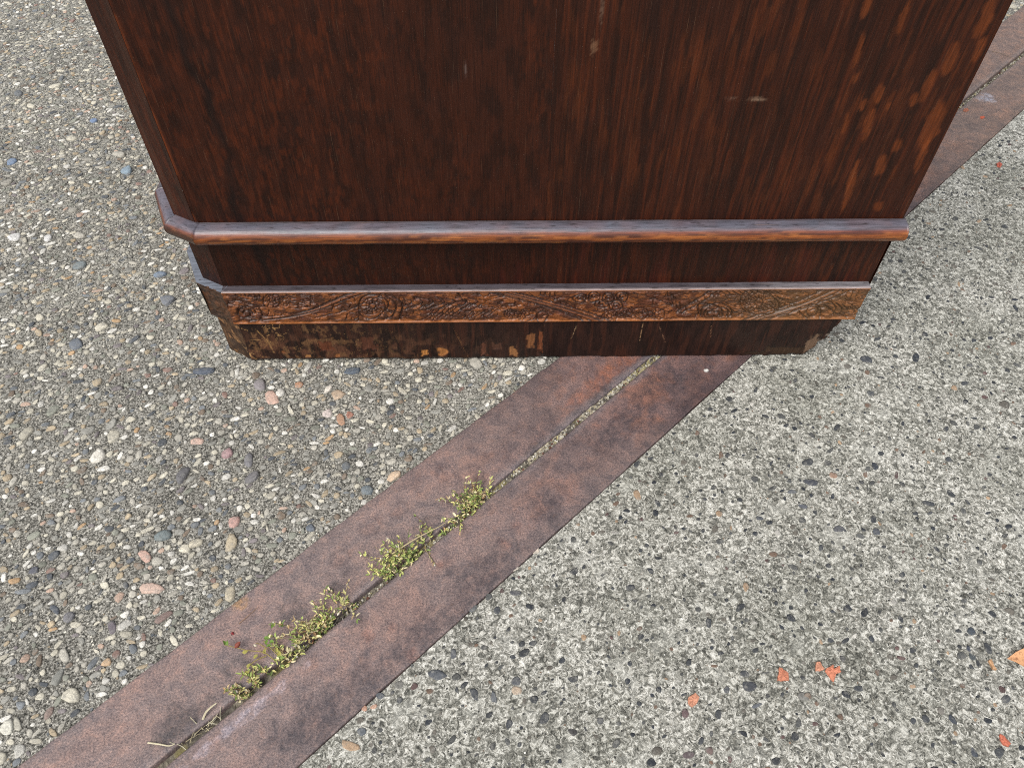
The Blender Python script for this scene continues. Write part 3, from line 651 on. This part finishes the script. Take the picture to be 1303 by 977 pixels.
for i in (1, 2, 3):
    v, u, z = seg_grid(EC, i, zc2, W, .0008 if i < 3 else .02, DXC)
    q = (z-zbot)/(ztop-zbot); f2 = foot(EC); nn = f2[i+1]-f2[i]; nn = np.array([nn[1], -nn[0]]); nn = nn/np.linalg.norm(nn)
    if nn[0] > 0 or (i == 1 and nn[1] > 0): nn = -nn
    out = .0012*q-.0004-.0016*np.sin(q*np.pi)*(i == 1)
    if i == 1:
        cut = sstep(.52, .60, fbm(u*260, z*420, 88, 3))*.0012*np.sin(np.clip(u/u.max(), 0, 1)*np.pi); out = out-cut
    v[..., :2] += out[..., None]*nn
    c = np.ones(u.shape+(3,))*lin(80, 56, 40, .62); c = mixc(c, lin(42, 31, 26, .6), sstep(.45, .65, fbm(u*90, z*500, 89, 4))*.7); c = mixc(c, lin(112, 70, 42, .62), sstep(.56, .7, fbm(u*200, z*200, 90, 3))*.5)
    l1 = v[:, -1:].copy(); l2 = l1.copy(); l2[..., :2] -= .0115*nn; l2[..., 2] += .0004
    led = [l1+(l2-l1)*t for t in np.linspace(0.02, 1, 4)]; dc = np.ones(l1.shape[:2]+(3,))*lin(128, 134, 146, .58)  # corner ledges carry the painted sky sheen too
    v = np.concatenate([v]+led, 1); c = np.concatenate([c]+[dc]*4, 1)
    gridobj('carved_band', v, c, MWC)

# plinth: scuffed, chipped, with the rear corner broken away
xs = np.concatenate([np.arange(0, W, .0008), [W]]); zs = np.linspace(0.0003, HP, 62)
X, Zp = np.meshgrid(xs, zs, indexing='ij'); Zp = Zp+.0060*np.maximum(0, fbm(X*45, X*0, 519, 4)-.36)*(1-sstep(0, .004, Zp))
nz1 = fbm(X*150, Zp*150, 501, 4); Y = -.0004+(fbm(X*60, Zp*60, 502, 4)-.5)*.0010
c = np.ones(X.shape+(3,))*lin(52, 33, 27, .58)
c = mixc(c, lin(36, 24, 21, .5), sstep(.45, .62, fbm(X*120, Zp*40, 503, 4))*.7); c = mixc(c, lin(74, 42, 30, .6), sstep(.52, .68, fbm(X*260, Zp*22, 504, 4))*.6)
lw = sstep(.30, .06, X)*sstep(.046, .018, Zp+.018*(nz1-.5)); c = mixc(c, lin(104, 68, 50, .62), lw*sstep(.42, .60, fbm(X*130, Zp*90, 505, 4))*.85)
c = mixc(c, lin(140, 102, 68, .62), sstep(.56, .64, fbm(X*170, Zp*120, 507, 5, .65))*.55*sstep(.2, .04, X))
cr = np.abs(fbm(X*70, Zp*75, 506, 3)-.5); cr2 = np.abs(fbm(X*110+9, Zp*95, 516, 3)-.5)
c = mixc(c, lin(196, 152, 98, .75), np.clip((1-sstep(.006, .016, cr))*sstep(.075, .02, X)+(1-sstep(.003, .009, cr2))*.5*sstep(.22, .05, X), 0, 1)*sstep(.45, .58, fbm(X*40, Zp*60, 511, 3))*.85)
def patch(u, vv, wd, ht, col, st_=.9, seed=0):
    global c, Y
    p = aty(u, vv, .0004); q = aty(u+wd/2, vv, .0004); r_ = aty(u, vv+ht/2, .0004)
    k = np.maximum(np.abs(X-p[0])/abs(q[0]-p[0]), np.abs(Zp-p[2])/abs(r_[2]-p[2]))+1.3*(fbm(X*330, Zp*200, 600+seed, 4)-.5)
    k = 1-sstep(.62, .95, k); c = mixc(c, lin(*col, .54)*(.75+.5*fbm(X*700, Zp*60, 610+seed, 3))[..., None], k*st_); Y = Y+.0009*k
for i, a in enumerate([(541, 448, 10, 9, (206, 140, 76)), (563, 447, 15, 11, (196, 130, 74)), (652, 446, 12, 14, (180, 124, 78)), (675, 433, 11, 17, (150, 98, 62)), (688, 432, 7, 32, (150, 88, 56)),
                       (616, 443, 9, 18, (112, 70, 52)), (632, 440, 14, 10, (96, 64, 50)), (392, 452, 8, 4, (206, 146, 90)), (430, 452, 7, 6, (180, 116, 70)), (1000, 446, 60, 11, (74, 54, 40)),
                       (956, 449, 34, 6, (70, 52, 40)), (1032, 438, 14, 26, (140, 112, 90)), (1050, 440, 24, 28, (168, 148, 132)), (360, 447, 6, 5, (150, 96, 60)), (415, 440, 22, 14, (116, 66, 44)), (470, 436, 20, 18, (100, 60, 44))]): patch(*a, seed=i)
def line(u0, v0, u1, v1, col, w=.0005, s_=.8):
    global c
    a, b = aty(u0, v0, .0004), aty(u1, v1, .0004); ux, uz = b[0]-a[0], b[2]-a[2]; t = np.clip(((X-a[0])*ux+(Zp-a[2])*uz)/(ux*ux+uz*uz), 0, 1)
    d = np.hypot(X-a[0]-t*ux, Zp-a[2]-t*uz)+.0006*(fbm(X*300, Zp*300, 620, 2)-.5); w = w*.62; c = mixc(c, lin(*col, .62), (1-sstep(w*.4, w*1.4, d))*s_*.8*sstep(.3, .5, fbm(X*300, Zp*420, 640, 3)))
line(575, 412, 596, 454, (150, 104, 66)); line(818, 410, 814, 432, (190, 150, 110)); line(838, 412, 846, 434, (150, 110, 84)); line(734, 412, 727, 430, (196, 160, 120)); line(905, 414, 904, 428, (150, 110, 80))
line(325, 418, 341, 433, (206, 158, 100), .0007); line(341, 433, 350, 450, (196, 150, 96), .0007); line(318, 432, 338, 431, (200, 152, 96), .0006); line(341, 433, 338, 414, (180, 132, 84), .0006); line(330, 447, 341, 437, (170, 120, 76))
line(691, 414, 691, 455, (16, 10, 8), .0006, .95); line(755, 414, 756, 455, (24, 14, 12), .0004, .7); line(862, 430, 858, 455, (24, 14, 12), .0004, .5)
seamx = aty(691, 430, 0)[0]; Y = Y+.0009*np.exp(-((X-seamx)/.0005)**2)
dr = (W-X)+.010*(fbm(X*90, Zp*90, 530, 3)-.5); brk = (1-sstep(.006, .020, dr+Zp*.52-.004))
Xb = X-.010*brk*sstep(.6, 1, X/W)*(.5+nz1); Y = Y+.009*brk*(.3+1.2*fbm(X*240, Zp*240, 531, 4)); Zb = np.where(Zp < .002, Zp, Zp)
ragged = (1-sstep(.0, .002, W-X)); Xb = Xb-ragged*.0035*fbm(Zp*260, Zp*0, 532, 4)
c = mixc(c, lin(176, 152, 132, .8), sstep(.25, .8, brk)*sstep(.40, .52, fbm(X*260, Zp*120, 533, 4))*.85); c = mixc(c, lin(150, 110, 78, .8), ragged*.6)
Y += .0012*sstep(.0035, 0, Zp)*fbm(X*200, X*0, 534, 3)*1.5                     # worn lower arris
v = np.stack([Xb, Y, Zb], -1)
endc = v[-1:].copy(); endc[..., 1] = DEP; endc[..., 0] = W-.004; v = np.concatenate([v, endc], 0); c = np.concatenate([c, c[-1:]*.8], 0)
bot = v[:, :1].copy(); bot[..., 1] += .012; v = np.concatenate([bot, v], 1); c = np.concatenate([c[:, :1], c], 1)
gridobj('plinth', v, c, MW)
for i in (1, 2, 3):
    vv, u, z = seg_grid(0, i, np.linspace(.0003, HP+.001, 50), W, .0008 if i == 1 else .01)
    if i == 1:
        vv[..., 1] += .0018*sstep(.006, .0, z)*fbm(u*200, z*100, 544, 3)+.0006*(fbm(u*150, z*150, 545, 3)-.5)
    c2 = np.ones(u.shape+(3,))*lin(56, 38, 28, .8); c2 = mixc(c2, lin(92, 66, 44, .8), sstep(.45, .65, fbm(u*120, z*120, 540, 4))*.7)
    crk = np.abs(fbm(u*120, z*80, 541, 3)-.5); c2 = mixc(c2, lin(180, 142, 96, .62), (1-sstep(.008, .022, crk))*sstep(.40, .55, fbm(u*70, z*60, 542, 3))*.85)
    c2 = mixc(c2, lin(170, 124, 82, .6), sstep(.62, .70, fbm(u*240, z*200, 543, 3))*.8)
    gridobj('plinth', vv, c2, MW)

# ------------------------------------------------------------------ plants rooted in the joint
GREENS = [((122, 148, 48), 15), ((148, 166, 56), 18), ((178, 182, 72), 18), ((212, 202, 104), 14), ((92, 112, 42), 8), ((226, 208, 150), 9), ((184, 146, 84), 5)]
def leafset(base, dirv, length, width, col):
    """folded lens-shaped leaves: (N) arrays -> verts, tris, colours"""
    N = len(base); d = dirv/np.linalg.norm(dirv, axis=1, keepdims=True); upv = np.tile([0, 0, 1.0], (N, 1))+rng.normal(0, .35, (N, 3))
    sd_ = np.cross(d, upv); sd_ /= np.linalg.norm(sd_, axis=1, keepdims=True)+1e-9; nn = np.cross(sd_, d)
    L = length[:, None]; w = width[:, None]
    V = np.stack([base, base+d*L*.35+sd_*w+nn*w*.35, base+d*L*.75+sd_*w*.7+nn*w*.3-nn*L*.04, base+d*L-nn*L*.16, base+d*L*.75-sd_*w*.7+nn*w*.3-nn*L*.04, base+d*L*.35-sd_*w+nn*w*.35, base+d*L*.55-nn*L*.05], 1)
    F = np.array([(0, 1, 6), (1, 2, 6), (2, 3, 6), (3, 4, 6), (4, 5, 6), (5, 0, 6)])
    fac = (F[None]+(np.arange(N)*7)[:, None, None]).reshape(-1, 3)
    return V.reshape(-1, 3), fac, np.repeat(col, 7, 0)
def tubeset(paths, rad, cols, sides=4):
    V = []; F = []; C = []; o = 0
    for p, r, cl in zip(paths, rad, cols):
        p = np.asarray(p); n = len(p); tg = np.gradient(p, axis=0); tg /= np.linalg.norm(tg, axis=1, keepdims=True)+1e-9
        a = np.cross(tg, [0.3, .2, 1.0]); a /= np.linalg.norm(a, axis=1, keepdims=True)+1e-9; b = np.cross(tg, a)
        rr_ = r*np.linspace(1, .55, n)[:, None]
        ring = np.stack([p+rr_*(a*math.cos(6.283*k/sides)+b*math.sin(6.283*k/sides)) for k in range(sides)], 1)
        V.append(ring.reshape(-1, 3)); C.append(np.tile(cl, (n*sides, 1)))
        for i in range(n-1):
            for k in range(sides): F.append((o+i*sides+k, o+i*sides+(k+1) % sides, o+(i+1)*sides+(k+1) % sides, o+(i+1)*sides+k))
        o += n*sides
    return np.concatenate(V), np.array(F), np.concatenate(C)
def podset(pos, dirv, L, r, cols):
    V = []; F = []; C = []; o = 0; n = 6
    for p, d, l_, rr_, cl in zip(pos, dirv, L, r, cols):
        d = d/np.linalg.norm(d); a = np.cross(d, [.3, .5, .8]); a /= np.linalg.norm(a); b = np.cross(d, a)
        for (q, s_) in ((0, .25), (.35, 1), (.7, .8), (1, .15)):
            for k in range(n): V.append(p+d*l_*q+rr_*s_*(a*math.cos(6.283*k/n)+b*math.sin(6.283*k/n))); C.append(cl)
        for i in range(3):
            for k in range(n): F.append((o+i*n+k, o+i*n+(k+1) % n, o+(i+1)*n+(k+1) % n, o+(i+1)*n+k))
        o += 4*n
    return np.array(V), np.array(F), np.array(C)
def gap_pt(u, v):
    s0, _ = px_st(u, v); return s0
def clump(name, label, s0, s1, nstem, lmin, lmax, green, npod, seed, lean=1.0):
    r = np.random.default_rng(seed); root3 = np.array([*xy(np.array((s0+s1)/2), np.array(O_GAP)), -.003])
    o = empty(name, root3, label, 'plant', 'plants growing in the steel joint')
    paths = []; rad = []; cols = []; lb = []; ld = []; ll = []; lw_ = []; lc = []; tips = []; tdir = []
    cen = (s0+s1)/2; half = (s1-s0)/2
    for k in range(nstem):
        q = np.clip(r.normal(0, .36), -1, 1); ss_ = cen+half*q; dens = (1-abs(q))
        p = np.array([*xy(np.array(ss_), np.array(O_GAP+r.uniform(-.002, .003))), -.0035])
        L = (lmin+(lmax-lmin)*r.random()**1.5)*(.55+.6*dens)
        az = r.normal(math.radians(100)*lean, .85)       # angle in the (along, across) frame; leans over the upper strip
        hd = D2*math.cos(az)+N2*math.sin(az)
        el = r.uniform(.02, .75); d = np.array([hd[0]*math.cos(el), hd[1]*math.cos(el), math.sin(el)])
        pts = [p]; m = 7
        for j in range(m):
            d = d+np.array([*r.normal(0, .14, 2), r.normal(.02-.10*(j > 3), .12)]); d /= np.linalg.norm(d); nx = pts[-1]+d*L/m
            inside_gap = abs((nx[:2]-A2)@N2-O_GAP) < HG*.8
            if not inside_gap: nx[2] = max(nx[2], .0009)
            pts.append(nx)
        paths.append(pts); rad.append(r.uniform(.00028, .00045)); cols.append(pick([((150, 136, 80), 10), ((196, 176, 124), 8), ((140, 92, 62), 5), ((112, 122, 56), 8)], 1, r, .7)[0])
        dry = r.random() > green
        for j in range(1, m+1):
            if r.random() < .12: continue
            for w in range(2 if r.random() < .85 else 1):
                a = r.uniform(0, 6.283); dd = d*.45+np.array([math.cos(a)*.8, math.sin(a)*.8, r.uniform(-.1, .7)])
                lb.append(pts[j]); ld.append(dd); ll.append(r.uniform(.0018, .0050)); lw_.append(r.uniform(.00045, .0010))
                cl = pick([((200, 188, 136), 10), ((176, 150, 96), 6), ((156, 116, 70), 3), ((190, 186, 100), 5)] if dry and r.random() < .8 else GREENS, 1, r, 1.2)[0]; lc.append(cl)
        tips.append(pts[-1]); tdir.append(d)
    V, F, C = tubeset(paths, rad, cols); props(link('stems', mesh('stems', V, [F], C, True), MF, o), kind='stuff')
    V, F, C = leafset(np.array(lb), np.array(ld), np.array(ll), np.array(lw_), np.array(lc)); props(link('foliage', mesh('foliage', V, [F], C), MF, o), kind='stuff')
    idx = r.choice(len(tips), min(npod, len(tips)), replace=False)
    V, F, C = podset([tips[i] for i in idx], [tdir[i]+np.array([0, 0, .4]) for i in idx], r.uniform(.0018, .003, npod), r.uniform(.0006, .00095, npod), pick([((232, 222, 200), 10), ((214, 196, 160), 6)], npod, r, .8))
    props(link('seed_heads', mesh('seed_heads', V, [F], C, True), MF, o), kind='stuff')
    return o
clump('joint_plant', 'green tufted plant nearest the cabinet, in the joint between the steel strips', gap_pt(566, 668), gap_pt(634, 606), 40, .009, .030, .85, 4, 21)
clump('joint_plant', 'bushy plant with cream seed heads beside the long pale straw', gap_pt(462, 755), gap_pt(562, 668), 40, .009, .034, .78, 9, 22)
clump('joint_plant', 'yellowing dense plant, middle of the row, leaning over the upper steel strip', gap_pt(340, 865), gap_pt(462, 760), 54, .009, .030, .62, 9, 23)
clump('joint_plant', 'small sparse sprig with few leaves just below the yellowing plant', gap_pt(296, 900), gap_pt(338, 862), 16, .006, .016, .5, 4, 24)

# stray stems on the upper strip
def stray(name, label, cat, pts, r, col, extra=None, group=None):
    P = [np.array([*atz(u, v)[:2], z]) for u, v, z in pts]
    Q = [np.array(q) for q in smoothpath([tuple(p) for p in P], 5)]
    V, F, C = tubeset([Q], [r], [lin(*col, .8)], 6)
    me = mesh(name, V, [F], C, True); o = link(name, me, MF)
    return props(o, label, cat, group)
stray('straw', 'long pale straw lying along the joint between two plants', 'straw', [(500, 709, .0062), (530, 690, .0066), (556, 676, .0056), (568, 666, .002)], .0006, (214, 198, 156))
stray('twig', 'short cream twig pointing left at the lower end of the joint', 'twig', [(189, 945, .0012), (203, 947, .0016), (216, 949, .0012), (223, 946, .0006)], .0007, (226, 216, 186))
stray('straw', 'thin brown straw lying across the upper steel strip', 'straw', [(304, 794, .0007), (316, 784, .0010), (328, 773, .0007)], .00025, (176, 140, 110))
stray('twig', 'hair-thin twig on the upper strip at the right edge of the picture', 'twig', [(1262, 66, .0008), (1276, 70, .0011), (1290, 76, .0007)], .0003, (170, 146, 120))
t0 = empty('dry_grass', np.array([*atz(258, 908)[:2], -.003]), 'bleached dry grass tuft at the lower end of the joint', 'grass tuft')
ps = []; cs = []; r = np.random.default_rng(31)
for k in range(20):
    b = np.array([*xy(np.array(gap_pt(246, 922)+r.uniform(-.014, .018)), np.array(O_GAP+r.uniform(-.0025, .0025))), -.003]); az = r.normal(.5, .9); hd = D2*math.cos(az)+N2*math.sin(az); L = r.uniform(.005, .013); el = r.uniform(.05, .6)
    d = np.array([hd[0]*math.cos(el), hd[1]*math.cos(el), math.sin(el)]); pts = [b]
    for j in range(4):
        pts.append(pts[-1]+d*L/4); d = d+r.normal(0, .15, 3)+np.array([0, 0, -.12]); d /= np.linalg.norm(d)
    ps.append(pts); cs.append(pick([((226, 216, 176), 10), ((200, 184, 136), 6)], 1, r, .8)[0])
ps.append([np.array([*atz(u, v)[:2], z]) for u, v, z in ((258, 915, 0), (264, 908, .004), (271, 902, .005), (278, 897, .005))]); cs.append(lin(232, 222, 190, .8))
V, F, C = tubeset(ps, [.0004]*20+[.0008], cs); link('blades', mesh('blades', V, [F], C), MF, t0)
# trailing runner with round leaves and a reddish bud
rn = empty('trailing_sprig', np.array([*atz(345, 838)[:2], 0]), 'thin trailing sprig with a reddish bud, reaching left over the upper strip', 'plant', 'plants growing in the steel joint')
def P3(l): return [np.array(q) for q in smoothpath([tuple([*atz(u, v)[:2], z]) for u, v, z in l], 5)]
pth = [P3([(352, 842, 0), (338, 833, .005), (318, 831, .006), (304, 827, .005), (288, 823, .004)]), P3([(340, 836, .003), (326, 843, .004), (318, 850, .003), (312, 856, .0015)]), P3([(356, 836, 0), (345, 826, .006), (338, 820, .007)]), P3([(342, 828, .004), (334, 823, .005), (328, 821, .005)])]
V, F, C = tubeset(pth, [.0004]*4, [lin(176, 160, 90, .75)]*4); link('stems', mesh('stems', V, [F], C, True), MF, rn)
lv = [(288, 823, 1), (292, 823, 1), (312, 855, 0), (314, 850, 0), (311, 858, 0), (341, 815, 1), (344, 818, 1), (347, 822, 1), (337, 813, 1), (346, 812, 1), (360, 800, 1), (350, 795, 1), (362, 795, 1), (308, 830, 0), (328, 832, 0), (336, 832, 0), (352, 830, 0), (357, 834, 0)]
b = np.array([[*atz(u, v, .004)[:2], .004+.003*q] for u, v, q in lv]); dv = r.normal(0, 1, (len(lv), 3)); dv[:, 2] = .3
V, F, C = leafset(b, dv, np.full(len(lv), .0042), np.full(len(lv), .0014), np.array([lin(128, 160, 74, .7) if q else lin(182, 176, 96, .75) for *_, q in lv])); link('foliage', mesh('foliage', V, [F], C), MF, rn)
V, F, C = podset([np.array([*atz(299, 824, .005)[:2], .005]), np.array([*atz(327, 822, .006)[:2], .006])], [np.array([.6, .5, .5]), np.array([-.5, .2, .4])], [.0062, .003], [.0019, .0011], [lin(150, 84, 70, .8), lin(226, 214, 190, .8)]); link('bud', mesh('bud', V, [F], C, True), MF, rn)

# ------------------------------------------------------------------ litter: orange paint flecks, leaf, chips
def fleck(label, outline, col=(240, 162, 122), z=ZS+.0011, name='paint_fleck', cat='paint fleck', grp='orange paint flecks on the concrete'):
    P = np.array([atz(u, v)[:2] for u, v in outline]); c0 = P.mean(0); n = len(P); r = np.random.default_rng(len(label))
    # subdivide and roughen the outline
    Q = []
    for i in range(n):
        a, b2 = P[i], P[(i+1) % n]
        for q in (0, .33, .66): Q.append(a+(b2-a)*q+r.normal(0, .0002, 2))
    Q = np.array(Q); m = len(Q)
    lo = np.column_stack([Q, np.full(m, ZS-.0004)]); hi = np.column_stack([c0+(Q-c0)*.96, np.full(m, z)+r.normal(0, .00012, m)]); md = np.column_stack([c0+(Q-c0)*.5, np.full(m, z+.0003)+r.normal(0, .0002, m)])
    V = np.concatenate([lo, hi, md, [[*c0, z+.0004]]]); i = np.arange(m); j = (i+1) % m
    F4 = np.concatenate([np.stack([i, j, j+m, i+m], 1), np.stack([i+m, j+m, j+2*m, i+2*m], 1)]); F3 = np.stack([i+2*m, j+2*m, np.full(m, 3*m)], 1)
    o = link(name, mesh(name, V, [F4, F3], np.tile(mute(lin(*col, .60), .85), (len(V), 1))*r.uniform(.72, 1.1, (len(V), 1))), MPAINT)
    return props(o, label, cat, grp)
fleck('orange paint fleck shaped like a lozenge, leftmost on the concrete', [(876, 886), (885, 881), (890, 886), (887, 895), (881, 899), (875, 894)])
fleck('orange paint fleck with a dark middle, right of the black pebble', [(992, 848), (997, 851), (1004, 856), (1004, 865), (996, 866), (989, 865), (990, 857)], (230, 140, 100))
fleck('small orange paint fleck beside the ragged Y-shaped one', [(1038, 842), (1043, 841), (1047, 848), (1050, 851), (1044, 853), (1037, 853)])
fleck('ragged Y-shaped orange paint fleck on the concrete', [(1052, 849), (1060, 845), (1062, 850), (1069, 846), (1071, 854), (1064, 857), (1061, 868), (1055, 860), (1050, 853)], (238, 142, 100))
fleck('red-orange sliver on the concrete in the lower right', [(1273, 933), (1278, 936), (1286, 945), (1284, 950), (1277, 947), (1272, 940)], (236, 124, 86))
fleck('tiny red-orange fleck on the concrete right of the cabinet', [(1268, 208), (1272, 206), (1276, 209), (1273, 213), (1269, 212)], (222, 104, 76))
fleck('tiny bright orange fleck on the lower steel strip behind the cabinet', [(1247, 149), (1251, 148), (1253, 150), (1250, 152), (1247, 151)], (230, 104, 60), .0008)
fleck('dull orange smudge of paint on the steel close to the cabinet edge', [(1226, 139), (1231, 138), (1233, 141), (1229, 143), (1225, 142)], (190, 112, 78), .0006)
fleck('pale orange wood chip left of the dry leaf', [(1257, 840), (1261, 838), (1264, 846), (1268, 852), (1263, 851)], (226, 172, 118), ZS+.0018, 'wood_chip', 'wood chip', None)
fleck('white crumb lying on the lower steel strip close to the cabinet', [(895, 471), (899, 470), (902, 472), (899, 474), (896, 473)], (232, 228, 220), .0012, 'white_crumb', 'crumb', None)
fleck('tiny white crumb touching the corner where cabinet meets the joint', [(1214, 138), (1217, 137), (1219, 140), (1216, 141)], (226, 220, 210), .0014, 'white_crumb', 'crumb', None)
fleck('tiny crimson speck on the upper steel strip', [(294, 805), (297, 804), (298, 807), (295, 808)], (170, 60, 64), .0008, 'red_speck', 'speck', None)
# dry leaf at the right edge
o_ = [(1281, 838, .001), (1290, 831, .004), (1300, 827, .006), (1316, 826, .007), (1330, 834, .005), (1326, 846, .003), (1312, 853, .003), (1300, 848, .002), (1291, 843, .002)]
mid = [(1281, 838, .001), (1291, 837.5, .0022), (1300, 837, .003), (1313, 839, .0035), (1326, 840, .003)]
V = [np.array([*atz(u, v, ZS)[:2], ZS+z]) for u, v, z in o_]+[np.array([*atz(u, v, ZS)[:2], ZS+z]) for u, v, z in mid[1:4]]
V = np.array(V); F = [(0, 9, 1), (1, 9, 2), (2, 9, 10), (2, 10, 3), (3, 10, 11), (3, 11, 4), (4, 11, 5), (5, 11, 6), (6, 11, 10), (6, 10, 7), (7, 10, 9), (7, 9, 8), (8, 9, 0)]
nv = len(V); V2 = V.copy(); V2[:, 2] -= .0005; F2 = [(a+nv, c_+nv, b_+nv) for a, b_, c_ in F]; rim = [(i, (i+1) % 9, (i+1) % 9+nv, i+nv) for i in range(9)]
TL = NT('dry_leaf'); ML = TL.done(TL.mix(t_ if False else TL.ramp(TL.noise(500, 4, .7), [(.5, 0), (.66, .8)]), lin(212, 160, 116, .72), lin(140, 90, 62, .62)), .7, .3)
lf = link('dry_leaf', mesh('dry_leaf', np.concatenate([V, V2]), [F, F2, rim]), ML); props(lf, 'curled tan dry leaf on the concrete at the right edge of the picture', 'leaf')
print('triangles', sum(len(m.loops)-2*len(m.polygons) for m in bpy.data.meshes))
